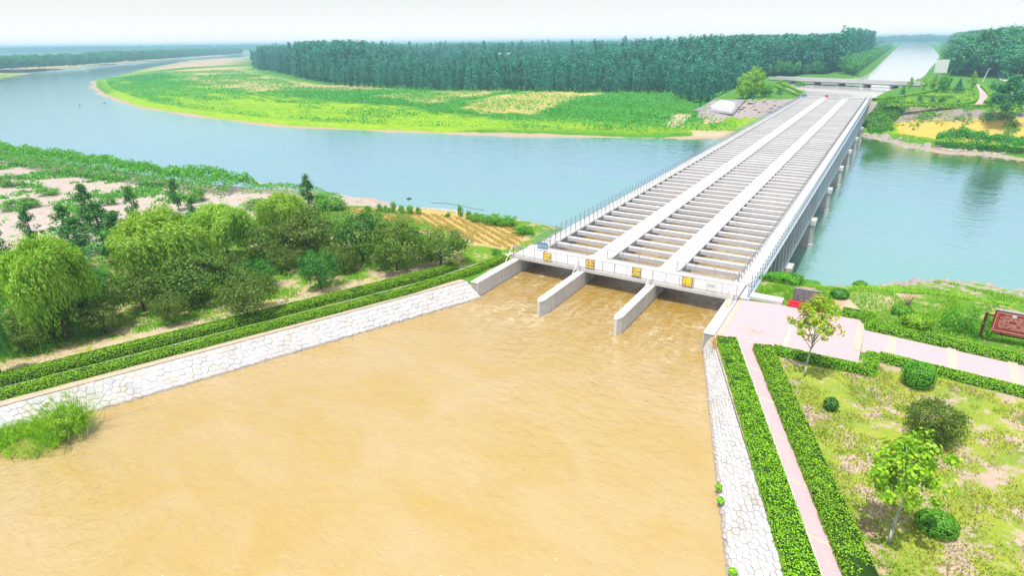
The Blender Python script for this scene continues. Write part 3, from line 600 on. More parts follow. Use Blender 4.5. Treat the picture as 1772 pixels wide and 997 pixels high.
# far end: cross bridge with railing and boards
fe = thing('far_footbridge', 'white concrete footbridge closing the far end of the aqueduct', 'footbridge', (-19.5, BY1, 0))
m = MB(); m.box(-12, 12, .3, 3.6, -.05, .22); put('deck_slab', m.me('deck_slab', M['conc_walk']), fe)
m = MB(); m.box(-12, 12, 0.02, .3, -.1, .3); put('edge_beam', m.me('edge_beam', M['conc']), fe)
m = MB(); m.box(-12, 12, 3.6, 3.9, -.1, .3); put('edge_beam', m.me('edge_beam', M['conc']), fe)
railing('white balustrade on the far footbridge at the other end of the aqueduct', (-31.4, BY1+.2, .3), (-7.6, BY1+.2, .3), 1.1, 20, (1., .1), .035, 'paint_white', 90, .02, rr=.045)
railing('rear white balustrade of the far footbridge facing the upper canal', (-31.4, BY1+3.7, .3), (-7.6, BY1+3.7, .3), 1.1, 20, (1., .1), .035, 'paint_white', 60, .02, rr=.045)
for X, c_, l_ in ((-30.0, 'blue', 'blue board on the balustrade at the far left end of the aqueduct'), (-22.3, 'red', 'red board on the balustrade at the far end of the aqueduct')):
    m = MB(); m.box(-.85 if c_ == 'blue' else -.55, .85 if c_ == 'blue' else .55, -.02, .02, -.35, .35); o = put('board', m.me('board', M[c_]), None, (X, BY1+.1, .85)); props(o, l_, 'sign')

# ------------------------------------------------------------------ plaza, paths, kerbs
t = NT('pink_paving'); b = t.bsdf(.85, .2); p = t.pos(); br = t.n('ShaderNodeTexBrick'); br.offset = .5
br.inputs['Scale'].default_value = 1.; br.inputs['Brick Width'].default_value = .2; br.inputs['Row Height'].default_value = .1; br.inputs['Mortar Size'].default_value = .006
br.inputs['Color1'].default_value = (.47, .30, .34, 1); br.inputs['Color2'].default_value = (.53, .35, .39, 1); br.inputs['Mortar'].default_value = (.50, .38, .36, 1)
t.l(p, br.inputs['Vector']); c = t.mix(t.math('MULTIPLY', t.noise(.8, p, 6, .6), .6), br.outputs[0], (.50, .36, .40))
c = t.mix(t.ramp(t.noise(3.5, p, 6, .7), [(.55, 0.), (.75, .45)]), c, (.50, .38, .34)); t.l(c, b.inputs['Base Color']); M['pink'] = t.m
M['creamtile'] = m_plain('cream_tiles', (.56, .46, .38), (.50, .41, .35), 2., .85, .2)
def flat(name, P, z, mat, th=.06):
    m = MB(); m.prism(P, z-th, z); o = put(name, m.me(name, mat)); return props(o, kind='structure')
PZ = -.085
plaza = [(-8.45, 51.4), (-5.3, 52.0), (.9, 51.9), (1.3, 50.3), (1.25, 46.0), (1.2, 43.4), (-5.2, 43.0), (-8.45, 42.6)]
flat('plaza_paving', plaza, PZ, M['pink'])
rp = [(1.3, 50.1), (30, 47.5), (30, 43.6), (1.3, 46.0)]; flat('garden_path', rp, PZ+.004, M['pink'])
# narrow path between hedges
n0 = np.array([-6.7, 43.3]); n1_ = np.array([-5.55, 43.0]); dd = np.array([8.6, -22.4]); dd /= np.linalg.norm(dd)
f0 = n0+dd*46; f1 = n1_+dd*46
flat('brick_path', [tuple(n0), tuple(n1_), tuple(f1), tuple(f0)], PZ+.008, M['pink'])
def strip(a, b_, wd, z, mat='creamtile', name='paving_band'):
    a = np.array(a, float); b_ = np.array(b_, float); d = (b_-a)/np.linalg.norm(b_-a); n = np.array([-d[1], d[0]])*wd/2
    return flat(name, [tuple(a-n), tuple(b_-n), tuple(b_+n), tuple(a+n)], z, M[mat], .02)
strip((-8.2, 42.9), (-8.2, 51.3), .45, PZ+.012); strip((-8.4, 48.6), (1.2, 48.6), .16, PZ+.016); strip((-3.6, 43.2), (-3.6, 48.4), .3, PZ+.02); strip((1.0, 46.1), (1.0, 51.3), .5, PZ+.024)
strip((-8.0, 43.35), (1.2, 43.7), .2, PZ+.028)
for x in (3.2, 6.9, 10.4, 14.): strip((x, 49.85), (x-.12, 45.9), .55, PZ+.012)
for k in range(1, 12):
    c0 = n0+dd*(k*3.9); c1 = n1_+dd*(k*3.9); strip(tuple(c0), tuple(c1), .2, PZ+.014)
strip(tuple(n0+dd*.3), tuple(f0), .09, PZ+.02, 'conc_walk', 'kerb'); strip(tuple(n1_+dd*.3), tuple(f1), .09, PZ+.02, 'conc_walk', 'kerb')
# white kerb path between the two left hedges
for a_, b_ in (((-33.6, 46.2), (-35.05, 40.4)), ((-35.05, 40.4), (-46.95, 12.3)), ((-46.95, 12.3), (-61.3, -22))): strip(a_, b_, .32, -.02, 'conc_walk', 'kerb')
strip((-32.0, 52.2), (-33.6, 46.2), .5, -.02, 'conc_walk', 'kerb')
flat('canal_ledge', [(canL(43.2)-.02, 43.2), (canL(-22)-.02, -22), (canL(-22)-.9, -22), (canL(43.2)-.75, 43.2)], -.06, m_plain('sandy_ledge', (.50, .41, .32), (.40, .32, .24), 3, .95, .1, bump=.3))
flat('canal_ledge', [(canR(43)+.02, 43), (canR(0)+.02, 0), (canR(0)+1.0, 0), (canR(43)+.25, 43)], -.06, m_plain('sandy_ledge_right', (.52, .42, .37), (.36, .28, .23), 3, .95, .1, bump=.3))
m = MB(); m.box(-1.35, 1.35, -.5, .5, -.1, .22, b=.04); o = put('stone_slab', m.me('stone_slab', M['conc_walk']), None, (-6.35, 52.6, -.03)); props(o, 'long pale concrete slab lying at the foot of the aqueduct beside the plaza', 'slab')
# stele
st = thing('stele', 'dark slate stone tablet on a red stepped base at the back of the plaza', 'stele', (-3.25, 52.55, -.08), R_(2))
m = MB(); m.box(-1.35, 1.35, -.55, .55, 0, .22, b=.02); put('lower_step', m.me('lower_step', M['red']), st)
m = MB(); m.box(-1.2, 1.2, -.35, .45, .22, .44, b=.02); put('upper_step', m.me('upper_step', M['red']), st)
m = MB(); m.box(-1.05, 1.05, -.1, .12, .44, 1.62, b=.02); put('tablet', m.me('tablet', M['slate']), st)
m = MB(); r = random.Random(3)
for j in range(6):
    for i in range(13):
        x = -.84+i*.135; z = 1.42-j*.15
        if r.random() < .8:
            m.box(x, x+.08, -.108, -.101, z, z+.015); m.box(x+.03, x+.045, -.109, -.1015, z-.05, z+.045)
props(put('inscription', m.me('inscription', M['mortar']), st), kind='stuff')
# information board
ib = thing('information_board', 'large maroon information board with cream lettering on brown posts behind the hedge', 'information board', (8.75, 52.7, -.15), R_(-3))
for x in (0.0, 5.6): m = MB(); m.box(x-.09, x+.09, -.09, .09, 0, 2.25); put('post', m.me('post', M['brown']), ib)
for z in (.75, 2.1): m = MB(); m.box(.09, 5.51, -.05, .05, z-.05, z+.05); put('crossbar', m.me('crossbar', M['brown']), ib)
for x in (1.15, 2.9, 4.6): m = MB(); m.box(x-.06, x+.06, -.07, -.051, .3 if False else .7, 1.05); put('bracket', m.me('bracket', M['brown']), ib)
m = MB(); m.box(.42, 5.2, -.2, -.08, .92, 2.62); pn = put('panel', m.me('panel', M['maroon']), ib)
m = MB(); m.box(.36, 5.26, -.24, .0, 2.62, 2.70); put('top_cap', m.me('top_cap', M['paint_grey']), ib)
m = MB()
for (x0, x1, z0, z1) in ((.55, 5.07, 2.47, 2.5), (.55, 5.07, 1.04, 1.07), (.55, .58, 1.07, 2.47), (5.04, 5.07, 1.07, 2.47), (.68, 4.94, 1.12, 1.13), (.68, .69, 1.13, 2.38)): m.box(x0, x1, -.212, -.203, z0, z1)
put('border', m.me('border', M['cream']), ib)
m = MB(); r = random.Random(8)
for j in range(11):
    z = 2.22-j*.092; x = .78+(.2 if j == 0 else 0)
    while x < 4.7:
        if r.random() < .87 and not (1.35 < x < 1.75 and 3 < j < 6):
            w_ = .062; k = r.randint(0, 3)
            m.box(x, x+w_, -.210, -.203, z+.05, z+.062); m.box(x+.022, x+.034, -.211, -.204, z, z+.07)
            if k > 0: m.box(x, x+w_, -.2095, -.2035, z+.012+.01*k, z+.024+.01*k)
            if k > 1: m.box(x+w_-.014, x+w_, -.2105, -.2045, z, z+.045)
        x += .082
props(put('lettering', m.me('lettering', M['cream']), ib), kind='stuff')
m = MB(); m.box(2.2, 3.4, -.21, -.203, 2.34, 2.39); m.box(1.0, 1.5, -.21, -.203, 2.40, 2.42); put('title', m.me('title', M['cream']), ib)
for (x, z) in ((1.55, 2.36), (3.75, 1.05)): m = MB(); m.box(x-.12, x+.12, -.222, -.215, z-.1, z+.1); put('notice', m.me('notice', M['white']), ib)
# small pile of chaff on the paving
ang = rng.uniform(0, 2*np.pi, 700); rad = rng.random(700)

# ------------------------------------------------------------------ foliage builders
def cards(P, N, size, asp=1., jit=1.):
    """diamond leaf faces at P facing roughly N"""
    n = len(P); N = N+rng.normal(0, .55*jit, (n, 3)); N /= np.linalg.norm(N, axis=1)[:, None]+1e-9
    a = rng.normal(0, 1, (n, 3)); U = np.cross(N, a); U /= np.linalg.norm(U, axis=1)[:, None]+1e-9; W_ = np.cross(N, U)
    s = (size*rng.uniform(.6, 1.35, n))[:, None]; U = U*s*.5; W_ = W_*s*.5*asp
    V = np.stack([P-U, P-W_*.9+U*.1, P+U, P+W_*.9+U*.1], 1).reshape(-1, 3); return V, np.arange(4*n).reshape(n, 4)
def blades(P, h, wd, lean=.35):
    """upright narrow blades: quads"""
    n = len(P); an = rng.uniform(0, 2*np.pi, n); d = np.stack([np.cos(an), np.sin(an), 0*an], 1); l = rng.normal(0, lean, (n, 2)); hh = h*rng.uniform(.5, 1.3, n)
    top = P+np.stack([l[:, 0]*hh, l[:, 1]*hh, hh], 1); w_ = d*(wd*rng.uniform(.7, 1.3, n))[:, None]/2
    V = np.stack([P-w_, P+w_, top+w_*.4, top-w_*.4], 1).reshape(-1, 3); return V, np.arange(4*n).reshape(n, 4)
def clumped(n, k, rx, ry, rz, cz, cr, flat_=0.35, shape='ell', seed=0):
    """points and normals on k leaf clumps spread through a crown"""
    r = np.random.default_rng(seed); C = []
    while len(C) < k:
        p_ = r.uniform(-1, 1, 3); q = np.linalg.norm(p_)
        if q < 1 and q > r.uniform(0, .75):
            if shape == 'pop': wz = np.clip(1.15-abs(p_[2]+.25)*.85, .2, 1); C.append((p_[0]*rx*wz, p_[1]*ry*wz, p_[2]*rz))
            elif p_[2] > -flat_*2-.1: C.append((p_[0]*rx, p_[1]*ry, p_[2]*rz))
    C = np.array(C); o_ = r.random(k) < .3; C[o_] *= r.uniform(1.0, 1.32, (int(o_.sum()), 1)); j = r.integers(0, k, n); d = r.normal(0, 1, (n, 3)); d /= np.linalg.norm(d, axis=1)[:, None]; 
    R = cr*r.uniform(.55, 1.3, k)[j]*r.uniform(.35, 1.1, n)**.5
    P = C[j]+d*R[:, None]*np.array([1, 1, .95])+r.normal(0, cr*.12, (n, 3)); P[:, 2] += cz
    Nn = d*.6+(P-np.array([0, 0, cz-rz*.4]))/max(rx, rz)*.6+np.array([0, 0, .15]); return P, Nn, C+np.array([0, 0, cz])
def crownmesh(name, mat, n, k, rx, ry, rz, cz, cr, leaf, seed, asp=.8, shape='ell'):
    P, Nn, C = clumped(n, k, rx, ry, rz, cz, cr, seed=seed, shape=shape); V, F = cards(P, Nn, leaf, asp); return mesh(name, V, F, M[mat]), C
def trunkmesh(name, mat, h, r, C, seed, nl=7, lean=0., split=.55, kk=7):
    rr = random.Random(seed); m = MB(); pts = []
    for i in range(5):
        f = i/4; pts.append(Vector((lean*f*h+rr.uniform(-.02, .02)*h*f, rr.uniform(-.02, .02)*h*f, f*h)))
    m.tube(pts, [r*(1-.55*i/4) for i in range(5)], kk)
    idx_ = list(range(len(C))); rr.shuffle(idx_)
    for i in idx_[:nl]:
        s0 = pts[0].lerp(pts[4], rr.uniform(split, .98)); e_ = Vector(C[i]); mid = s0.lerp(e_, .5)+Vector((rr.uniform(-.1, .1), rr.uniform(-.1, .1), .08))*h*.3
        m.tube([s0, mid, e_], [r*.42, r*.25, r*.08], 5)
    return m.me(name, M[mat], True)
def willowmesh(name, mat, rx, rz, cz, n_str, seed):
    """drooping strands hanging from a dozen uneven boughs, combed one way by the wind"""
    r = np.random.default_rng(seed); P = []; Nn = []; D = []; nb_ = 22; B_ = []
    for i in range(nb_):
        a = 2.4*i+r.uniform(-.3, .3); q = rx*.74*math.sqrt((i+.5)/nb_)*r.uniform(.6, 1.3); B_.append((q*math.cos(a), q*math.sin(a), cz+rz*.75*math.sqrt(max(.05, 1-(q/rx)**2))*r.uniform(.5, 1.25), rx*r.uniform(.18, .36)))
    for i in range(n_str):
        bx_, by_, bz_, br = B_[r.integers(nb_)]; a = r.uniform(0, 2*np.pi); q = math.sqrt(r.random())*br; x0 = bx_+q*math.cos(a); y0 = by_+q*math.sin(a)
        z0 = bz_+br*.9*math.sqrt(max(0, 1-(q/br)**2))*r.uniform(.3, 1.15); L = r.uniform(.3, 1.15)*rz*(.55+.6*math.hypot(x0, y0)/rx); m_ = int(6+L*8); t_ = np.linspace(0, 1, m_)
        ox = .30*L+math.cos(a)*q*.5; oy = .10*L+math.sin(a)*q*.5
        P.append(np.stack([x0+ox*t_**.8, y0+oy*t_**.8, z0-L*t_**1.35], 1)+r.normal(0, .10, (m_, 3))); D.append(np.stack([ox*.9+0*t_, oy*.9+0*t_, -L*1.2*t_-.05], 1)+r.normal(0, .38, (m_, 3))); Nn.append(np.tile([x0/rx, y0/rx, .9], (m_, 1)))
    P = np.concatenate(P); D = np.concatenate(D); Nn = np.concatenate(Nn)+r.normal(0, .5, P.shape); D /= np.linalg.norm(D, axis=1)[:, None]
    W_ = np.cross(D, Nn); W_ /= np.linalg.norm(W_, axis=1)[:, None]+1e-9; s = r.uniform(.09, .21, len(P))[:, None]
    V = np.stack([P-D*s, P-W_*.04, P+D*s, P+W_*.04], 1).reshape(-1, 3); return mesh(name, V, np.arange(len(V)).reshape(-1, 4), M[mat])
def tree(name, label, cat, loc, parts, rz=0., s=1., group=None):
    r = thing(name, label, cat, loc, rz, group); r.scale = (s, s, s)
    for nm, me in parts: put(nm, me, r)
    return r
def hedge(label, pts, wd, h, z=-.12, dens=260, leaf=.075, mat='hedge', amp=.05):
    """clipped hedge along a polyline: dark inside plus leaf faces on top and sides"""
    pts = [np.array(p_, float) for p_ in pts]; V = []; F = []; P = []; Nn = []
    o = np.array([pts[0][0], pts[0][1], z])
    offs = []                                        # mitred offsets
    for i in range(len(pts)):
        d0 = pts[i]-pts[i-1] if i else pts[1]-pts[0]; d1 = pts[i+1]-pts[i] if i < len(pts)-1 else pts[-1]-pts[-2]
        d0 = d0/np.linalg.norm(d0); d1 = d1/np.linalg.norm(d1); n0_ = np.array([-d0[1], d0[0]]); n1_ = np.array([-d1[1], d1[0]]); nn = n0_+n1_; nn /= nn@nn/2
        offs.append(nn)
    for i in range(len(pts)-1):
        a, b_ = pts[i], pts[i+1]; L = np.linalg.norm(b_-a); n = max(2, int(L/.5)); ua = offs[i]; ub = offs[i+1]; base = len(V)
        dirn = (b_-a)/L; nor = np.array([-dirn[1], dirn[0]])
        for j in range(n+1):
            f = j/n; c = a*(1-f)+b_*f; u = (ua*(1-f)+ub*f); e = wd/2-.06
            for (s_, zz) in ((-1, 0), (-1, h-.05), (1, h-.05), (1, 0)): V.append((c[0]+u[0]*e*s_-o[0], c[1]+u[1]*e*s_-o[1], zz))
        for j in range(n):
            q = base+j*4
            for k in range(3): F.append((q+k, q+k+1, q+5+k, q+4+k))
        F.append((base, base+1, base+2, base+3)); F.append((base+4*n, base+4*n+1, base+4*n+2, base+4*n+3))
        A = [(L*wd, 'top'), (L*h, 'l'), (L*h, 'r')]+([(wd*h, 's')] if i == 0 else [])+([(wd*h, 'e')] if i == len(pts)-2 else [])
        for ar, kd in A:
            m_ = int(ar*dens*(1.0 if kd == 'top' else .9)); f = rng.random(m_); s_ = rng.uniform(-1, 1, m_); zz = rng.random(m_)*h
            if kd == 's': f = np.zeros(m_)
            if kd == 'e': f = np.ones(m_)
            if kd == 'l': s_ = np.ones(m_)
            if kd == 'r': s_ = -np.ones(m_)
            if kd == 'top': zz = np.full(m_, h)
            c = a[None]*(1-f)[:, None]+b_[None]*f[:, None]; u = ua[None]*(1-f)[:, None]+ub[None]*f[:, None]; xy = c+u*(s_*wd/2)[:, None]
            wb = (fbm(xy[:, 0]+zz, xy[:, 1], .55, 3, 40)-.5)*amp*3.2; gap = (fbm(xy[:, 0], xy[:, 1], 2.6, 2, 77) < .30)*.05
            nv = {'top': (0, 0, 1), 'l': (nor[0], nor[1], .3), 'r': (-nor[0], -nor[1], .3), 's': (-dirn[0], -dirn[1], .2), 'e': (dirn[0], dirn[1], .2)}[kd]; nv = np.array(nv, float)
            edge = np.clip((np.abs(s_)-.82)/.18, 0, 1)*.09 if kd == 'top' else np.clip((zz/h-.8)/.2, 0, 1)*.06
            p3 = np.stack([xy[:, 0]-o[0], xy[:, 1]-o[1], zz-(edge if kd == 'top' else 0)-(gap if kd == 'top' else 0)], 1)+nv[None]*(wb+rng.normal(0, .012, m_)-(edge if kd != 'top' else 0))[:, None]
            P.append(p3); Nn.append(np.tile(nv+np.array([0, 0, .2]), (m_, 1)))
    P = np.concatenate(P); Nn = np.concatenate(Nn); V2, F2 = cards(P, Nn, leaf, .8, .45)
    nV = len(V); F4 = np.concatenate([np.array(F), F2+nV]); mi = np.concatenate([np.zeros(len(F), int), np.ones(len(F2), int)])
    me = mesh('hedge', np.concatenate([np.array(V), V2]), F4, [M['hedge_core'], M[mat]], False, mi); ob = put('hedge', me, None, tuple(o)); return props(ob, label, 'hedge')
def ball(name, label, loc, rx, rz, mat='hedge', n=2600, leaf=.08, cat='shrub', group=None, ry=None):
    """clipped round shrub"""
    ry = ry or rx; d = rng.normal(0, 1, (n, 3)); d /= np.linalg.norm(d, axis=1)[:, None]; d[:, 2] = np.where(d[:, 2] < -.5, -d[:, 2], d[:, 2]); 
    wv = 1+.10*(fbm(d[:, 0]*3+loc[0], d[:, 1]*3+d[:, 2]*2, 1., 3, 3)-.5)*2+rng.normal(0, .02, n)
    P = d*wv[:, None]*np.array([rx, ry, rz]); P[:, 2] += rz*.72; V, F = cards(P, d+np.array([0, 0, .2]), leaf, .8, .55)
    k = 10; CV = [(math.cos(2*math.pi*i/k)*rx*.9*math.cos(a), math.sin(2*math.pi*i/k)*ry*.9*math.cos(a), rz*.72+rz*.88*math.sin(a)) for a in (-.7, -.2, .3, .8, 1.25) for i in range(k)]
    CF_ = [(a*k+i, a*k+(i+1) % k, (a+1)*k+(i+1) % k, (a+1)*k+i) for a in range(4) for i in range(k)]
    me = mesh(name, np.concatenate([np.array(CV), V]), np.concatenate([np.array(CF_), F+len(CV)]), [M['hedge_core'], M[mat]], False, [0]*len(CF_)+[1]*len(F))
    return props(put(name, me, None, loc), label, cat, group)

# ------------------------------------------------------------------ hedges near the canal
Z5 = .42
def mid(z, *pp): return [at(a, b_, z) for a, b_ in pp]
hedge('wide clipped hedge between the right stone bank and the brick path', [(-7.45, 42.7), (-7.45+8.65*2.02, 42.7-22.4*2.02)], 1.42, .55)
e0 = np.array([-4.9, 42.75]); e1 = e0+dd*46
hedge('wide clipped hedge on the garden side of the brick path', [tuple(e1), tuple(e0)], 1.35, .55)
hedge('clipped hedge along the near edge of the pink plaza behind the young yellow-green tree', [(-4.2, 42.85), (-1.2, 42.75), (1.9, 42.85), (2.05, 45.55)], .95, .5)
hedge('long clipped hedge on the near side of the path to the right', [(2.4, 45.45), (30, 42.9)], .9, .5)
hedge('clipped hedge on the far side of the path, in front of the maroon board', [(-.45, 52.75), (1.5, 52.75), (1.75, 50.75), (30, 48.3)], .95, .5)
hedge('long clipped hedge next to the stone bank on the left side of the canal', [(-31.75, 50.4), (-32.7, 44.6), (-34.65, 38.2), (-46.05, 11.3), (-60.2, -22)], 1.15, .5)
hedge('second clipped hedge behind the white kerb on the left side of the canal', [(-34.7, 45.6), (-36.4, 40.4), (-48.15, 12.3), (-62.5, -22)], 1.25, .6)

# ------------------------------------------------------------------ trees and shrubs in the right-hand garden
cm, C = crownmesh('crown', 'plane', 2100, 44, 1.35, 1.35, 1.35, 4.15, .36, .17, 4, .9)
tree('young_tree', 'young yellow-green tree with a pale slim trunk rising from the hedge by the plaza', 'tree', (-1.75, 40.3, -.15), [('trunk', trunkmesh('trunk', 'bark_pale', 3.4, .075, C, 4, 12, .03, .6)), ('crown', cm)])
cm, C = crownmesh('crown', 'plane2', 3300, 56, 1.45, 1.45, 1.6, 3.95, .38, .18, 9, .9)
tree('young_tree', 'young bright green tree with a leaning whitewashed trunk in the middle of the right lawn', 'tree', (3.5, 26.45, -.15), [('trunk', trunkmesh('trunk', 'bark_pale', 3.4, .085, C, 9, 14, .02, .6)), ('crown', cm)])
def G(px, py): return atg(px, py)
x, y, z = G(1585, 668); ball('round_shrub', 'dense dark green clipped ball shrub just in front of the path hedge', (x, y, z), 1.0, .95, 'bush', 3200, .08)
x, y, z = G(1617, 922); ball('round_shrub', 'low oval green clipped shrub near the young tree with the leaning trunk', (x, y, z), .88, .62, 'bush', 3000, .08, ry=.7)
x, y, z = G(1436, 711); ball('small_shrub', 'small dark green bush alone on the lawn near the wide hedge', (x, y, z), .42, .5, 'dkgreen', 700, .09)
x, y, z = G(1583, 568); ball('round_shrub', 'low oval clipped shrub behind the far path hedge', (x, y, z), 1.15, .62, 'hedge', 2200, .09, ry=.8)
cm, C = crownmesh('foliage', 'crab', 7500, 110, 1.3, 1.3, 1.15, 1.3, .34, .10, 31, .8)
x, y, z = G(1607, 762); tree('olive_shrub', 'large round olive brown shrub in the middle of the right lawn', 'shrub', (x, y, z), [('stem', trunkmesh('stem', 'bark', 1.3, .07, C, 1, 10, 0, .2)), ('foliage', cm)])
cm, C = crownmesh('foliage', 'bush', 3600, 50, 1.9, 1.3, .85, .95, .38, .12, 32, .8)
x, y, z = G(1668, 575); tree('loose_shrub', 'wide loose yellow-green shrub left of the maroon information board', 'shrub', (x, y, z), [('stem', trunkmesh('stem', 'bark', .8, .05, C, 1, 8, 0, .2)), ('foliage', cm)])
for (px, py, s_, l_) in ((1370, 492, .8, 'dark green bush on the river bank next to the aqueduct wall'), (1488, 500, .7, 'small bright bush at the river edge beyond the plaza'), (1452, 515, .55, 'small dark bush right behind the slate tablet'),
                         (1560, 545, .6, 'narrow dark bush left of the low oval shrub')):
    x, y, z = G(px, py); ball('bush', l_, (x, y, z), s_*1.3, s_*.8, 'bush' if px != 1452 else 'dkgreen', 900, .14)
for (px, py) in ((1243, 845), (1247, 868), (1268, 992)):
    x, y = at(px, py, -1.1); ball('weed_tuft', {845: 'small green weed on the right stone bank, farther one', 868: 'small green weed on the right stone bank, nearer one', 992: 'small green weed on the right stone bank at the bottom edge of the view'}[py], (x, y, -1.15), .2, .16, 'hedge', 200, .08, 'weed')
# thin bare shrub by the river bank
x, y, z = G(1568, 535); rr = random.Random(2); m = MB()
for i in range(26):
    a = rr.uniform(0, 6.28); e_ = (math.cos(a)*rr.uniform(.2, .9), math.sin(a)*rr.uniform(.2, .9), rr.uniform(.6, 1.6)); m.tube([(0, 0, 0), (e_[0]*.4, e_[1]*.4, e_[2]*.6), e_], [.03, .018, .006], 4)
props(put('bare_bush', m.me('bare_bush', M['wash']), None, (x, y, z)), 'leafless twiggy bush on the stony river bank right of the footpath', 'bush')

# islet with reeds in the canal on the left
ix, iy = at(88, 765, -1.5)
ICx, ICy = -41.4, 10.6
k = 26; IV = [(ICx+(.2*math.sin(3*2*math.pi*i/k)+1)*q*math.cos(2*math.pi*i/k)*3.1+.8*q*math.sin(2*math.pi*i/k), ICy+(.2*math.cos(2*2*math.pi*i/k)+1)*q*math.sin(2*math.pi*i/k)*1.9, z_) for q, z_ in ((1., -1.75), (.85, -1.45), (.5, -1.25), (.1, -1.2)) for i in range(k)]
IF = [(a*k+i, a*k+(i+1) % k, (a+1)*k+(i+1) % k, (a+1)*k+i) for a in range(3) for i in range(k)]+[tuple(range(3*k, 4*k))]
props(put('mud_bank', mesh('mud_bank', IV, IF, m_plain('mud', (.36, .27, .10), (.16, .17, .05), 1.6, .9, .2, bump=.5), True)), 'low yellow mud bank with grass at the foot of the left stone bank', 'mud bank')
n = 3600; a = np.where(rng.random(3600) < .75, rng.uniform(.2, 4.6, 3600), rng.uniform(0, 6.283, 3600)); q = np.sqrt(rng.random(n)); P = np.stack([ICx+q*np.cos(a)*2.6-.2, ICy+q*np.sin(a)*1.6, -1.35+0*a], 1); V, F = blades(P, .5, .05, .6)
props(put('grass_clump', mesh('grass_clump', V, F, M['lime'])), 'long green grass growing on the mud bank in the canal', 'grass', kind='stuff')
cm, C = crownmesh('foliage', 'lime', 6500, 90, 1.55, 1.2, 1.0, 1.15, .26, .10, 34, .55)
V, F = blades(np.stack([rng.normal(0, .6, 420), rng.normal(0, .55, 420), 0*np.ones(420)], 1), 2.0, .035, .5)
tree('willow_bush', 'bright green bushy sapling growing on the mud bank in the canal', 'bush', (-40.3, 12.4, -1.35), [('stem', trunkmesh('stem', 'bark', 1.1, .05, C, 3, 12, 0, .1)), ('foliage', cm), ('shoots', mesh('shoots', V, F, M['lime']))])

# ------------------------------------------------------------------ trees on the left bank
wm = [willowmesh('crown', 'willow', 3.3, 3.0, 3.2, 2300, 1), willowmesh('crown', 'willow', 3.0, 2.6, 3.2, 2000, 5), willowmesh('crown', 'willow2', 3.0, 2.9, 3.0, 1900, 8)]
Cw = [(1.2*math.cos(i), 1.2*math.sin(i), 4.6+.3*(i % 3)) for i in range(8)]
wt = trunkmesh('trunk', 'bark', 3.6, .16, Cw, 5, 8, .02, .5)
def hgt(px, pyb, pyt):
    """height of something standing at px,pyb whose top shows at pyt"""
    x, y, z = G(px, pyb); best = min(np.arange(.3, 40, .1), key=lambda h: abs((lambda c: c[1]/c[2]*FPX+PH/2)(CR.T @ np.array([x, y, z+h-HC]))-pyt)); return x, y, z, float(best)
def widthm(px_w, x, y, z): return px_w*float((CR.T @ np.array([x, y, z-HC]))[2])/FPX
for (px, pb, pt, wpx, kind, l_) in (
        (118, 590, 405, 140, 0, 'largest yellow-green weeping willow on the left, in front of the others'),
        (285, 500, 352, 140, 1, 'weeping willow in the middle of the left grove, right of the largest one'),
        (398, 455, 342, 110, 1, 'light green weeping willow behind the olive crab-apples'),
        (497, 430, 332, 92, 0, 'small bright willow at the right end of the willow row'),
        (38, 560, 432, 110, 2, 'blue-green willow at the left edge behind the largest one'),
        (5, 655, 545, 60, 2, 'dark drooping willow cut by the left edge of the view'),
        (342, 462, 362, 70, 2, 'slim darker willow between the two light green ones')):
    x, y, z, h = hgt(px, pb, pt); wd = widthm(wpx, x, y, z+h*.6); r = tree('willow_tree', l_, 'willow', (x, y, z), [('trunk', wt), ('crown', wm[kind])], random.uniform(0, 6))
    bw = (3.3, 3.0, 3.0)[kind]*2.08; r.scale = (wd/bw, wd/bw, h/6.5)
crab = []
for i in range(3):
    cm, C = crownmesh('crown', 'crab', 8500, 110, 1.8, 1.8, 1.35, 1.95, .40, .12, 50+i, .7); crab.append((cm, trunkmesh('trunk', 'bark', 1.5, .09, C, i, 16, 0, .25)))
dk = []
for i in range(2):
    cm, C = crownmesh('crown', 'dkgreen', 7000, 90, 1.7, 1.7, 1.5, 2.1, .40, .14, 60+i, .7); dk.append((cm, trunkmesh('trunk', 'bark', 1.6, .09, C, i, 14, 0, .2)))
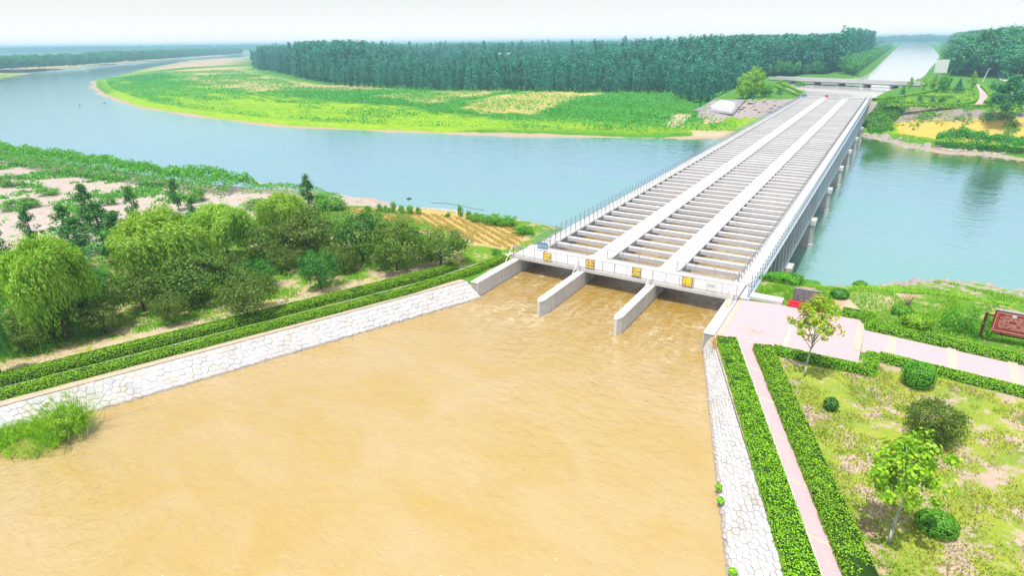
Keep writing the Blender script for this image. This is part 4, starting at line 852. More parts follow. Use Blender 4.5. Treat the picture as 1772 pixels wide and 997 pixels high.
for (px, pb, pt, wpx, fam, l_) in (
        (548, 448, 360, 108, 'c', 'wide dark olive crab-apple left of the straw field'),
        (628, 452, 372, 76, 'd', 'dark green small tree at the near corner of the straw field'),
        (687, 468, 388, 98, 'c', 'round olive crab-apple with a visible trunk beside the double hedge'),
        (763, 458, 396, 88, 'c', 'olive crab-apple nearest the bridge'),
        (556, 502, 438, 60, 'd', 'small loose green tree standing alone near the hedge'),
        (432, 548, 470, 92, 'c', 'low olive crab-apple close to the second hedge with bare trunk base'),
        (350, 522, 440, 116, 'c', 'broad olive tree in the shade in the middle of the grove'),
        (250, 540, 462, 82, 'c', 'olive small tree right of the largest willow'),
        (95, 585, 515, 108, 'c', 'olive tree in the shade under the largest willow'),
        (182, 575, 520, 70, 'c', 'low olive tree between the largest willow and the hedge'),
        (470, 455, 392, 80, 'c', 'dark olive tree below the small bright willow'),
        (45, 610, 560, 60, 'c', 'sparse olive bush near the left edge above the hedge'),
        (230, 455, 398, 90, 'd', 'dark green tree between the largest willow and the middle one'),
        (300, 560, 505, 56, 'c', 'small olive bush in the grass at the front of the grove'),
        (500, 470, 425, 60, 'c', 'small olive bush behind the lone loose green tree'),
        (395, 500, 440, 76, 'c', 'olive tree between the broad shaded tree and the lone loose green one'), (330, 480, 420, 80, 'd', 'dark green tree under the right side of the middle willow'),
        (150, 520, 470, 90, 'd', 'dark green tree behind the trunk of the largest willow'), (60, 520, 470, 80, 'd', 'dark green tree in the deep shade at the left edge'), (590, 470, 425, 60, 'c', 'small olive tree left of the round one beside the hedge'),
        (270, 500, 455, 70, 'd', 'dark bushy tree right behind the olive one right of the largest willow'), (445, 500, 455, 60, 'd', 'dark green bush-like tree behind the low olive crab-apple'), (100, 470, 420, 80, 'd', 'dark green tree seen over the left shoulder of the largest willow')):
    x, y, z, h = hgt(px, pb, pt); wd = widthm(wpx, x, y, z+h*.6); i = random.randrange(3 if fam == 'c' else 2); cm, tm = (crab if fam == 'c' else dk)[i]
    r = tree('small_tree', l_, 'tree', (x, y, z), [('trunk', tm), ('crown', cm)], random.uniform(0, 6)); r.scale = (wd/3.3, wd/3.3, h/3.4)
sl = []
for i in range(2):
    cm, C = crownmesh('crown', 'dkgreen', 3400, 52, .9, .9, 2.7, 3.5, .42, .17, 70+i, .8, 'pop'); sl.append((cm, trunkmesh('trunk', 'bark', 4.5, .09, C, i, 8, .01, .3)))
for (px, pb, pt, wpx, l_) in (
        (160, 400, 312, 50, 'slender dark poplar on the sandy flat, left of a slimmer one'), (178, 415, 345, 60, 'dark bushy poplar behind the largest willow'), (120, 420, 350, 55, 'dark poplar on the left side of the poplar group'),
        (235, 385, 318, 30, 'slim poplar standing against the sandy bank'), (310, 365, 303, 30, 'thin poplar in front of the green river-edge scrub'), (62, 430, 352, 40, 'thin dark poplar near the left edge'),
        (12, 475, 370, 50, 'dark poplar cut by the left edge of the view'), (536, 362, 298, 34, 'tall thin poplar at the sandy point by the river'), (210, 430, 360, 60, 'dark green poplar left of the middle willow'),
        (140, 440, 372, 70, 'low dark poplar behind the crown of the largest willow'), (335, 372, 340, 26, 'short dark poplar sapling on the bank beyond the willows')):
    x, y, z, h = hgt(px, pb, pt); wd = widthm(wpx, x, y, z+h*.6); cm, tm = sl[random.randrange(2)]
    r = tree('poplar_tree', l_, 'poplar', (x, y, z), [('trunk', tm), ('crown', cm)], random.uniform(0, 6)); r.scale = (wd/2.6, wd/2.6, h/6.6)
# bushes on the near river edge
bl = []
for i in range(3):
    cm, C = crownmesh('foliage', 'bush', 2400, 40, 1.0, 1.0, .75, .8, .34, .13, 80+i, .7); bl.append((cm, trunkmesh('stem', 'bark', .6, .05, C, i, 6, 0, .1)))
bush_n = 0
def bush(px, pb, pt, wpx, l_, group=None, mat=None):
    x, y, z, h = hgt(px, pb, pt); wd = widthm(wpx, x, y, z+.5); cm, tm = random.choice(bl)
    r = tree('bush', l_, 'bush', (x, y, z), [('stem', tm), ('foliage', cm)], random.uniform(0, 6), 1, group); r.scale = (wd/2.5, wd/2.5, h/1.7)
for i, px in enumerate((638, 656, 670, 681, 695, 710, 724)):
    bush(px, 367+i*.8, (355, 352, 354, 349, 355, 354, 358)[i], 12+i % 3*2, 'small round green bush in the row along the river edge of the straw field', 'row of small bushes by the straw field')
bush(827, 384, 368, 34, 'green bush on the straw field edge, left of the larger scrub by the bridge'); bush(852, 388, 369, 44, 'green scrub at the water edge left of the bridge, second of three')
bush(878, 392, 374, 40, 'green scrub at the water edge nearest the aqueduct but one'); bush(906, 405, 386, 40, 'dark green bush touching the left railing of the aqueduct')
bush(797, 375, 354, 12, 'thin upright sapling at the river edge of the straw field'); bush(775, 376, 366, 12, 'tiny bush at the river edge beyond the straw field'); bush(812, 380, 364, 14, 'small sapling between the thin one and the green scrub')
bush(575, 362, 340, 60, 'dense green bush at the foot of the tall thin poplar'); bush(858, 441, 430, 22, 'small dark bush beside the end of the left hedge'); bush(445, 362, 345, 60, 'green bush on the bank behind the willows')
bush(555, 358, 335, 40, 'green shrub right behind the tall thin poplar'); bush(340, 350, 325, 40, 'green bush beside the thin poplar sapling'); bush(25, 365, 345, 50, 'spreading green bush on the sandy flat at the left edge')
bush(150, 375, 355, 50, 'green bush on the sandy flat beside the slender poplars'); bush(85, 338, 322, 40, 'low green bush on the sandy flat below the bank'); bush(55, 360, 340, 40, 'green bush in the middle of the sandy flat')
bush(188, 355, 335, 36, 'green bush on the sandy flat between two poplars'); bush(20, 322, 300, 44, 'green bush at the foot of the sandy bank at the left edge')
# river-edge scrub as one dense belt
def belt(name, label, pts, wd, h, n, leaf, mat, cat='scrub'):
    P = []
    for i in range(len(pts)-1):
        a = np.array(pts[i]); b_ = np.array(pts[i+1]); L = np.linalg.norm(b_-a); k = int(n*L); f = rng.random(k); d = (b_-a)/L; nn = np.array([-d[1], d[0]])
        s_ = rng.uniform(-1, 1, k); xy = a+(b_-a)*f[:, None]+nn*(s_*wd/2)[:, None]; 
        lump = fbm(xy[:, 0], xy[:, 1], 2.5, 3, 12); hh = h*(1-np.abs(s_)**3*.6)*(.35+1.1*lump)*rng.uniform(.3, 1, k)**.5
        P.append(np.stack([xy[:, 0], xy[:, 1], H(xy[:, 0], xy[:, 1])+hh], 1))
    P = np.concatenate(P); V, F = cards(P, np.tile([0, 0, 1.], (len(P), 1)), leaf, .6, 1.1); o = put(name, mesh(name, V, F, M[mat])); return props(o, label, cat, kind='stuff')
belt('scrub', 'dense bright green scrub along the top of the near river bank on the left', [(-260, 64), (-200, 66), (-160, 66), (-119, 69), (-104, 71)], 9, 3.4, 330, .42, 'bush')
belt('scrub', 'thin green scrub on the near river bank behind the willows', [(-104, 71), (-95, 75), (-84, 75)], 5, 1.6, 160, .3, 'bush')
belt('scrub', 'green reeds at the far right river bank', [(12, 212), (24, 212), (40, 205), (80, 200)], 9, 4.2, 420, .5, 'reed', 'reeds')
belt('scrub', 'green scrub below the far right end of the aqueduct', [(-6, 234), (-3, 239), (0, 246)], 9, 3.6, 520, .45, 'bush')
belt('scrub', 'green bushes on the slope beside the ribbed aqueduct wall', [(-6.3, 57), (-6, 66), (-5, 76)], 3.2, 1.0, 500, .16, 'bush')
belt('undergrowth', 'dense green undergrowth beneath the trees of the left grove', [(-66, 8), (-60, 22), (-53, 33), (-46, 42), (-41, 49)], 7, 1.0, 190, .16, 'bush', 'undergrowth')
belt('undergrowth', 'dark undergrowth at the back of the left grove', [(-76, 14), (-70, 26), (-64, 38), (-56, 48), (-48, 55)], 9, 1.8, 260, .2, 'dkgreen', 'undergrowth')
belt('scrub', 'weeds along the crest of the right river bank', [(0, 66), (8, 70), (16, 72), (30, 72)], 12, .55, 520, .16, 'grass2')

# ------------------------------------------------------------------ grass, reeds, straw as ground cover
def scatter(P_in, poly_, n, z_fn=H, maskfn=None):
    poly_ = np.array(poly_); lo = poly_.min(0); hi = poly_.max(0); x = rng.uniform(lo[0], hi[0], n); y = rng.uniform(lo[1], hi[1], n)
    k = sdpoly(poly_, x, y) > 0
    if maskfn is not None: k &= maskfn(x, y)
    x = x[k]; y = y[k]; return np.stack([x, y, z_fn(x, y)], 1)
def cover(name, label, poly_, n, h, wd, mat, maskfn=None, lean=.5, cat='grass'):
    P = scatter(None, poly_, n, maskfn=maskfn); V, F = blades(P, h, wd, lean); return props(put(name, mesh(name, V, F, M[mat])), label, cat, kind='stuff')
gard = [(canR(41)+3.9, 41.5), (0.5, 41.9), (2.7, 44.6), (26, 42.3), (26, 8), (canR(8)+4., 8)]
cover('garden_grass', 'patchy yellow-green grass on the right lawn', gard, 125000, .11, .05, 'grass', lambda x, y: fbm(x, y, 2.0, 4, 61) > rng.uniform(.38, .56, len(x)))
cover('lawn_tufts', 'brighter green tufts in the right lawn', gard, 90000, .17, .05, 'grass2', lambda x, y: fbm(x, y, 1.3, 3, 91) > rng.uniform(.65, .76, len(x)))
cover('bank_grass', 'rich green grass between the far path hedge and the river bank', [(2.2, 51.4), (30, 49.2), (34, 86), (8, 84), (1, 76), (-1, 58)], 125000, .24, .06, 'grass2', lambda x, y: fbm(x, y, 2.4, 4, 63) > rng.uniform(.45, .57, len(x)))
cover('bank_grass', 'green grass behind the slate tablet beside the aqueduct', [(-7.4, 53.4), (-1.5, 53.4), (-1, 62), (-4, 70), (-7.4, 70)], 22000, .22, .06, 'grass2', lambda x, y: fbm(x, y, 1.4, 3, 64) > rng.uniform(.35, .5, len(x)))
grv = [(-72, -5), (-58, -5), (-36.6, 43.5), (-35.2, 50), (-40, 56), (-62, 60), (-72, 40)]
cover('grove_grass', 'long green grass under the trees of the left grove', grv, 170000, .2, .07, 'grass2', lambda x, y: fbm(x, y, 3.2, 4, 65)-.12*np.clip(1.6-np.abs(canL(y)-x-5.6)/1.6, 0, 1) > rng.uniform(.50, .62, len(x)))
cover('dry_grass', 'yellowish dry grass between the left hedge and the grove', grv, 60000, .10, .06, 'grass', lambda x, y: fbm(x, y, 2.2, 3, 68) > rng.uniform(.4, .6, len(x)))
cover('flat_grass', 'green patches on the sandy flat on the left', [(-230, 20), (-75, 20), (-75, 70), (-100, 68), (-230, 60)], 90000, .45, .25, 'bush', lambda x, y: fbm(x, y, 6, 4, 66) > rng.uniform(.50, .62, len(x)))
cover('straw_stubble', 'rows of golden straw stubble in the field by the bridge', line([(590, 366), (700, 370), (860, 390), (905, 404), (905, 425), (882, 438), (830, 428), (790, 412), (740, 397), (640, 385)], -.6), 52000, .14, .08, 'straw', lambda x, y: (np.sin((x*.5+y*.86)*6.)+2.4*(fbm(x, y, 1.6, 3, 33)-.5) > rng.uniform(-.9, .1, len(x))), cat='straw')
PARKP = line([(1686, 181), (1693, 172), (1695, 160), (1689, 146), (1700, 146), (1707, 160), (1709, 170), (1703, 181)], 0)
def fieldcards(name, label, poly_, n, size, hh, mat, maskfn=None, cat='reeds'):
    P = scatter(None, poly_, n, maskfn=maskfn); P = P[zones(P[:, 0], P[:, 1], P[:, 2])[2] > rng.uniform(-.05, .62, len(P))]; P[:, 2] += rng.random(len(P))*hh*(.3+fbm(P[:, 0], P[:, 1], 8, 2, 4)); V, F = cards(P, np.tile([0, -.2, 1.], (len(P), 1)), size, .5, 1.1)
    return props(put(name, mesh(name, V, F, M[mat])), label, cat, kind='stuff')
pen = [(-640, 305), (-531, 258), (-455, 228), (-340, 186), (-256, 170), (-201, 166), (-158, 173), (-130, 179), (-105, 185), (-87, 192), (-65, 197), (-50, 206), (-42, 222), (-58, 234), (-68, 300), (-100, 300), (-230, 272), (-300, 262), (-420, 330), (-600, 420)]
def band(x, y): return fbm(x*.25, y, 9, 3, 71)
fieldcards('reed_bed', 'dark green reed bands across the field beyond the river', pen, 330000, .9, 2.1, 'reed', lambda x, y: (band(x, y) > rng.uniform(.41, .50, len(x))) & (sdpoly(RIVER, x, y) < -11))
fieldcards('meadow', 'bright lime green meadow along the far shore', pen, 150000, .7, .5, 'lime', lambda x, y: (band(x, y) < rng.uniform(.5, .6, len(x))) & (sdpoly(RIVER, x, y) > -34), 'meadow')
fieldcards('crop_rows', 'rows of green crops in front of the far forest', [(-330, 215), (-200, 196), (-90, 206), (-70, 250), (-80, 300), (-110, 312), (-230, 285), (-330, 290)], 130000, .5, .8, 'bush', lambda x, y: (np.sin((x*.35+y*.94)*1.1) > .1) & (fbm(x, y, 25, 3, 8) < .56), 'crops')
fieldcards('bank_weeds', 'yellow-green weeds on the slope of the far right embankment', [(-6, 236), (6, 232), (40, 236), (90, 228), (90, 245), (40, 246), (6, 252), (-5, 262)], 16000, .8, .5, 'lime', lambda x, y: fbm(x, y, 7, 3, 81) > .52, 'weeds')
fieldcards('park_grass', 'green grass and low plants in the park beyond the river', [(-4, 256), (12, 250), (60, 244), (60, 330), (30, 330), (4, 300)], 20000, .7, .35, 'lime', lambda x, y: (fbm(x, y, 8, 3, 82) > .45) & (sdpoly(PARKP, x, y) < -.6), 'grass')
P = np.stack([-6.0+np.cos(ang)*rad*1.25, 45.6+np.sin(ang)*rad*.75, np.full(700, PZ+.04)], 1); V, F = cards(P, np.tile([0, 0, 1.], (700, 1)), .045, .4, .2)
props(put('chaff', mesh('chaff', V, F, M['straw'])), 'thin patch of yellow chaff spread on the pink plaza', 'chaff', kind='stuff')
for nm, c_, s_, n_, lb in (('straw_tuft', (-8.0, 42.0), (.15, .5), 260, 'dry orange grass tuft between the wing wall and the wide hedge'),):
    P = np.stack([rng.normal(c_[0], s_[0], n_), rng.normal(c_[1], s_[1], n_), np.full(n_, -.1)], 1); V, F = blades(P, .4, .05, .5); props(put(nm, mesh(nm, V, F, M['straw'])), lb, 'grass', kind='stuff')

# ------------------------------------------------------------------ rocks on the river banks
def rockmesh(seed):
    r = random.Random(seed); V = [(r.uniform(.75, 1.1)*x, r.uniform(.75, 1.1)*y, r.uniform(.6, 1.)*z) for x, y, z in ((1, 0, 0), (.5, .8, 0), (-.5, .85, 0), (-1, .1, 0), (-.6, -.8, 0), (.5, -.8, 0), (.5, .1, .55), (-.1, .45, .6), (-.5, -.2, .5), (.1, -.4, .55))]
    return mesh('rock', V, [(0, 1, 6), (1, 7, 6), (1, 2, 7), (2, 3, 8), (2, 8, 7), (3, 4, 8), (4, 5, 9), (4, 9, 8), (5, 0, 6), (5, 6, 9), (6, 7, 8), (6, 8, 9)], M['rock'])
rk = [rockmesh(i) for i in range(5)]
def rocks(n, fn, smin, smax, label, group):
    for i in range(n):
        x, y = fn(); z = float(H(x, y)); s_ = random.uniform(smin, smax)
        o = put('rock', random.choice(rk), None, (x, y, max(z, -8.5)-.05), (0, 0, random.uniform(0, 6.28)), (s_, s_*random.uniform(.6, 1), s_*random.uniform(.5, .9))); props(o, label, 'rock', group)
def near_line(pts, wd):
    def f():
        i = random.randrange(len(pts)-1); a = pts[i]; b_ = pts[i+1]; t_ = random.random(); return (a[0]+(b_[0]-a[0])*t_+random.uniform(-wd, wd), a[1]+(b_[1]-a[1])*t_+random.uniform(-wd, wd))
    return f
fieldcards('slope_scrub', 'mixed green and yellowish scrub on the grey slope of the far right embankment', [(-4, 232), (10, 228), (40, 226), (90, 215), (90, 236), (40, 238), (12, 245), (-4, 250)], 60000, .7, 1.0, 'bush', lambda x, y: fbm(x, y, 5, 3, 83) > rng.uniform(.5, .62, len(x)), 'scrub')
fieldcards('shore_weeds', 'low green weeds between the rocks of the far right shore', [(-6, 229), (6, 216), (16, 208), (40, 202), (90, 198), (90, 206), (40, 210), (16, 216), (4, 228)], 26000, .5, .5, 'grass2', lambda x, y: fbm(x, y, 4, 3, 84) > rng.uniform(.45, .58, len(x)), 'weeds')
rocks(150, near_line([(-2, 77), (1, 79), (5, 83), (11, 85), (20, 86), (30, 87)], 2.8), .3, .95, 'pale angular rock on the stony near point of the right river bank', 'rocks on the near right bank')
rocks(120, near_line([(-5, 230), (-1, 226), (6, 213), (14, 206), (24, 207), (31, 200), (60, 194)], 2.6), .5, 1.5, 'grey pink rock in the rubble edge of the far right bank', 'rubble on the far right bank')
rocks(40, near_line([(-48, 238), (-40, 244), (-34, 252)], 4), .5, 1.3, 'grey rock on the rubble slope left of the far end of the aqueduct', 'rubble beside the concrete slope')
rocks(40, near_line([(3, 58), (6, 68), (8, 76), (14, 80)], 2.5), .12, .35, 'small whitish stone in the grass of the right river bank', 'stones in the grass of the right river bank')
# sandbar and drifting bits
def bar_(name, label, px0, py0, px1, py1, wd, mat, hgt_=.12):
    a = Vector((*at(px0, py0, -8.5), -8.55)); b_ = Vector((*at(px1, py1, -8.5), -8.55)); d = (b_-a); n = Vector((-d.y, d.x, 0)).normalized(); V = []; k = 14
    for i in range(k+1):
        f = i/k; w_ = wd*math.sin(math.pi*min(max(f, .02), .98))**.6*(1+.3*math.sin(f*17)); c_ = a+d*f+n*math.sin(f*5)*.8
        V += [c_-n*w_/2, c_+Vector((0, 0, hgt_)), c_+n*w_/2]
    F = [(i*3+j, i*3+j+1, i*3+4+j, i*3+3+j) for i in range(k) for j in range(2)]; return props(put(name, mesh(name, V, F, mat, True)), label, 'sandbar')
M['reds'] = m_plain('reddish_sand', (.50, .32, .24), (.40, .25, .18), 2, .9, .2)
bar_('sandbar', 'narrow reddish sandbar in the river beyond the willows', 428, 314, 524, 330, 1.4, M['reds'])
bar_('sandbar', 'thin dark mud line in the water beyond the straw field', 745, 351, 842, 362, .5, M['brown'], .1)
bar_('sandbar', 'pale sandy spit at the river edge beyond the tall thin poplar', 600, 342, 690, 352, 2.2, M['reds'], .15)
for (px, py, s_, l_) in ((138, 182, 1.1, 'small dark floating object far out on the river at the left'), (181, 178, .9, 'second dark floating object on the river nearer the peninsula'), (162, 268, .6, 'dark stub poking from the water near the left scrub'),
                         (275, 350-60, .4, 'tiny dark stick in the river beyond the left bank'), (345, 293, .5, 'small dark snag in the river above the left scrub'), (708, 344, .5, 'small branch sticking out of the water beyond the straw field')):
    x, y = at(px, py, -8.5); m = MB(); m.prism([(-s_, -.2), (s_, -.25), (s_*1.2, .1), (.2, .3), (-s_*.9, .25)], -.2, .12); m.bar((0, 0, 0), (s_*.4, .1, s_*.9), .06, 5); props(put('driftwood', m.me('driftwood', M['brown']), None, (x, y, -8.5), (0, 0, px)), l_, 'driftwood')

# ------------------------------------------------------------------ far side: concrete slope, road bridge, billboard, poles, park
M['slope'] = m_plain('weathered_concrete_slope', (.30, .28, .31), (.22, .20, .24), .35, .9, .1, stain=(.13, .12, .15))
cs = thing('concrete_slope', 'pale concrete block slope on the embankment corner left of the far aqueduct end', 'embankment slope', (-52, 238, -2))
T0, T1, B0, B1 = np.array([-56.2, 241.2, .25]), np.array([-47.2, 241.6, .25]), np.array([-64.5, 235.5, -3.7]), np.array([-49.2, 232.8, -3.9]); oo = np.array([-52, 238, -2])
m = MB(); m.add([tuple(q-oo) for q in (T0, T1, B1, B0)]+[tuple(q-oo-np.array([0, -1.2, 1.])) for q in (T0, T1, B1, B0)], [(0, 1, 2, 3), (7, 6, 5, 4), (0, 4, 5, 1), (1, 5, 6, 2), (2, 6, 7, 3), (3, 7, 4, 0)]); put('slope_bed', m.me('slope_bed', M['mortar']), cs)
nrm = np.cross(T1-T0, B0-T0); nrm /= np.linalg.norm(nrm); nrm = nrm if nrm[2] > 0 else -nrm
for j in range(5):
    for i in range(11):
        q = [(T0*(1-u)+T1*u)*(1-v_)+(B0*(1-u)+B1*u)*v_+nrm*.08-oo for u, v_ in ((i/11+.006, j/5+.015), ((i+1)/11-.006, j/5+.015), ((i+1)/11-.006, (j+1)/5-.015), (i/11+.006, (j+1)/5-.015))]
        m = MB(); m.add([tuple(a) for a in q]+[tuple(a-nrm*.12) for a in q], [(0, 1, 2, 3), (0, 4, 5, 1), (1, 5, 6, 2), (2, 6, 7, 3), (3, 7, 4, 0)]); put('panel', m.me('panel', M['slope']), cs)
a = np.array([-60, 374.]); b_ = np.array([10, 346.]); L = float(np.linalg.norm(b_-a)); an = math.atan2(b_[1]-a[1], b_[0]-a[0])
rb = thing('road_bridge', 'low white road bridge crossing the wide upper canal beyond the aqueduct', 'bridge', (a[0], a[1], 0), an)
m = MB(); m.box(0, L, -4, 4, .35, .95); put('deck', m.me('deck', M['conc_walk']), rb)
for s_ in (-3.9, 3.7): m = MB(); m.box(0, L, s_, s_+.2, .952, 1.75); put('parapet', m.me('parapet', M['conc']), rb)
m = MB(); [m.box(0, L, yy, yy+.5, -.15, .349) for yy in (-3.5, -1.2, 1.1, 3.)]; put('girders', m.me('girders', M['conc_dark']), rb)
for i in range(1, 6): m = MB(); m.box(i*L/6-.7, i*L/6+.7, -4.2, 4.2, -.6, -.151); m.box(i*L/6-.4, i*L/6+.4, -3.6, 3.6, -4, -.601); put('pier', m.me('pier', M['conc_dark']), rb)
x, y = at(1622, 146, 0)
bb = thing('billboard', 'blank white billboard on a steel post beside the upper canal', 'billboard', (x, y, 0), R_(-6))
m = MB(); m.box(-.25, .25, -.2, .2, -.1, 5.3); put('post', m.me('post', M['paint_grey']), bb)
m = MB(); m.box(-2.6, 2.6, -.25, .25, 5.3, 11.2, b=.04); put('panel', m.me('panel', M['white']), bb); m = MB(); m.box(-2.7, 2.7, -.32, -.26, 5.15, 5.3); m.box(-2.7, 2.7, -.32, -.26, 11.2, 11.35); put('frame', m.me('frame', M['paint_grey']), bb)
def lamp(px, pyb, pyt, pxt, l_):
    x, y = at(px, pyb, 0); ht = (pyb-pyt)*float(np.hypot(x, y))/FPX
    r = thing('lamp_post', l_, 'lamp post', (x, y, 0)); m = MB(); m.bar((0, 0, 0), ((pxt-px)*math.hypot(x, y)/FPX*.8, 0, ht), .22, 8, .14); put('pole', m.me('pole', M['white']), r)
    m = MB(); m.box(-.35, .35, -.35, .35, 0, .5, b=.05); put('base', m.me('base', M['conc']), r); tx = (pxt-px)*math.hypot(x, y)/FPX*.8
    m = MB(); m.box(tx-.1, tx+.9, -.25, .25, ht-.05, ht+.12); put('lamp_head', m.me('lamp_head', M['white']), r)
lamp(1642, 130, 112, 1647, 'thin grey lamp post right of the blank billboard'); lamp(1700, 142, 125, 1704, 'white lamp post by the curved pink park path'); lamp(1757, 135, 108, 1764, 'tall white lamp post at the right edge before the dark wood')
x, y = at(1742, 131, 0)
hs = thing('hut', 'small red and white hut at the clearing before the dark wood', 'hut', (x, y, 0), .2)
m = MB(); m.box(-3, 3, -2, 2, 0, 1.9); put('wall', m.me('wall', M['white']), hs); m = MB(); m.prism([(-3.3, -2.3), (3.3, -2.3), (3.3, 2.3), (-3.3, 2.3)], 1.9, 2.3); put('roof', m.me('roof', M['red']), hs)
m = MB(); m.box(-.5, .5, -2.03, -2.001, 0, 1.6); put('door', m.me('door', M['glass']), hs)
sheet('clearing', [at(1725, 128, 0), at(1745, 124, 0), at(1765, 134, 0), at(1745, 141, 0), at(1730, 138, 0)], .0, M['conc_walk'])
def curve(P, n=6):
    P = [np.array(p_, float) for p_ in P]; o = []
    for i in range(len(P)-1):
        p0 = P[max(i-1, 0)]; p1 = P[i]; p2 = P[i+1]; p3 = P[min(i+2, len(P)-1)]
        for k in range(n): t_ = k/n; o.append(.5*((2*p1)+(-p0+p2)*t_+(2*p0-5*p1+4*p2-p3)*t_*t_+(-p0+3*p1-3*p2+p3)*t_**3))
    o.append(P[-1]); return [tuple(q) for q in o]
pl_ = line([(1686, 181), (1693, 172), (1695, 160), (1689, 146)], 0); pr_ = line([(1700, 146), (1707, 160), (1709, 170), (1703, 181)], 0)
flat('park_path', curve(pl_)+curve(pr_), .06, M['pink'], .15)
def ph(label, pts, wd=1.3, h=.9): return hedge(label, curve(line(pts, .6), 5), wd, h, 0, 34, .30, 'hedge', .08)
ph('curved clipped hedge on the left of the pink park path', [(1625, 154), (1680, 154), (1690, 161), (1688, 171), (1672, 178), (1640, 179.5), (1600, 178), (1560, 177), (1530, 176.5)])
ph('curved clipped hedge on the right of the pink park path', [(1699, 147), (1712, 160), (1713, 168), (1706, 176)])
ph('straight clipped hedge running off the far right end of the aqueduct', [(1512, 171), (1560, 166), (1620, 155)])
ph('front clipped hedge along the crest of the far right embankment', [(1535, 180), (1600, 182), (1670, 183), (1715, 181)])
ph('long clipped hedge behind the curved path near the lamp posts', [(1712, 148), (1740, 150), (1772, 152)])
ph('clipped hedge slanting beside the far left end of the aqueduct', [(1340, 146), (1362, 156), (1384, 164)]); ph('second clipped hedge slanting beside the far left end of the aqueduct', [(1352, 143), (1372, 152), (1392, 161)])
ph('short clipped hedge near the road bridge on the left', [(1345, 142), (1356, 138)]); ph('third low hedge strip in the park', [(1590, 164), (1622, 166), (1650, 166)])
# park trees
def gen(mat, n, k, rx, rz, cz, cr, leaf, seed, shape='ell', th=3., tr=.14, nl=8, asp=.8):
    cm, C = crownmesh('crown', mat, n, k, rx, rx, rz, cz, cr, leaf, seed, asp, shape); return cm, trunkmesh('trunk', 'bark', th, tr, C, seed, nl, 0., .5)
def cone(mat, seed):
    n = 1500; h = rng.random(n)**1.3; a = rng.uniform(0, 6.283, n); r = (1-h)*1.5*(.8+.25*np.sin(h*26)); P = np.stack([np.cos(a)*r, np.sin(a)*r, .5+h*4], 1)
    V, F = cards(P, np.stack([np.cos(a), np.sin(a), .6+0*a], 1), .32, .6); m = MB(); m.bar((0, 0, 0), (0, 0, 4), .12, 6, .03); return mesh('crown', V, F, M[mat]), m.me('trunk', M['bark'])
TK = {'lime': gen('lime', 2000, 36, 1.6, 2.8, 3.7, .6, .28, 101, 'pop'), 'con': cone('broad', 1), 'dark': gen('broad', 4600, 60, 3.6, 3.8, 4.3, 1.0, .42, 102), 'green': gen('bush', 3000, 46, 2.4, 2.7, 3.3, .75, .34, 103), 'greenbig': gen('lime', 5200, 70, 3.6, 4.0, 4.7, 1.0, .40, 104)}
TH = {'lime': 6.6, 'con': 4.5, 'dark': 8.3, 'green': 6.4, 'greenbig': 9.2}; TW = {'lime': 3.6, 'con': 2.9, 'dark': 8.4, 'green': 6., 'greenbig': 9.}
def ptree(px, pb, pt, wpx, k, l_, zg=0, name='park_tree'):
    x, y = at(px, pb, zg); x = float(x); y = float(y); D = float((CR.T @ np.array([x, y, zg-HC]))[2]); h = (pb-pt)*D/FPX*1.02; cm, tm = TK[k]
    r = tree(name, l_, 'tree', (x, y, zg), [('trunk', tm), ('crown', cm)], random.uniform(0, 6)); r.scale = (wpx*D/FPX/TW[k],)*2+(h/TH[k],)
ptree(1574, 153, 134, 11, 'lime', 'thin yellow-green sapling standing before the road bridge'); ptree(1597, 156, 135, 13, 'lime', 'green sapling right of the thin one before the road bridge'); ptree(1614, 158, 130, 17, 'lime', 'bright green tree below the billboard')
ptree(1631, 159, 126, 24, 'green', 'dense green tree right below the billboard'); ptree(1680, 155, 125, 15, 'lime', 'tall bright lime tree at the left edge of the pink park path'); ptree(1657, 160, 137, 18, 'con', 'dark blue-green conifer in the middle of the park hedges')
ptree(1561, 166, 149, 12, 'con', 'small dark conifer near the right end of the aqueduct'); ptree(1612, 180, 166, 15, 'con', 'dark low conifer on the park front, second of three'); ptree(1591, 176, 165, 12, 'con', 'small dark conifer on the park front, leftmost of three')
ptree(1629, 178, 164, 16, 'green', 'round dark bush on the park front, rightmost of three'); ptree(1740, 196, 134, 62, 'dark', 'large dark blue-green tree on the right embankment, cut by nothing, in front of the park'); ptree(1768, 180, 140, 36, 'dark', 'dark tree at the right edge behind the large one')
ptree(1657, 180, 172, 12, 'con', 'low grey-green bush on the slope under the park front'); ptree(1305, 168, 118, 36, 'greenbig', 'tall bright lime tree on the far bank left of the aqueduct end'); ptree(1286, 170, 128, 34, 'greenbig', 'second bright lime tree beside the tallest one on the far bank')
ptree(1325, 167, 145, 26, 'green', 'brownish green bush between the lime trees and the slanting hedges'); ptree(1348, 163, 152, 14, 'con', 'small dark bush by the slanting hedges'); ptree(1300, 170, 158, 16, 'con', 'dark bush at the foot of the lime trees')
ptree(1510, 232, 208, 26, 'green', 'round dark green bush below the far right end of the aqueduct', -5.5); ptree(1533, 228, 210, 26, 'green', 'green bush on the bank right of the aqueduct end', -5); ptree(1384, 150, 140, 22, 'green', 'light green bush at the left end of the road bridge')
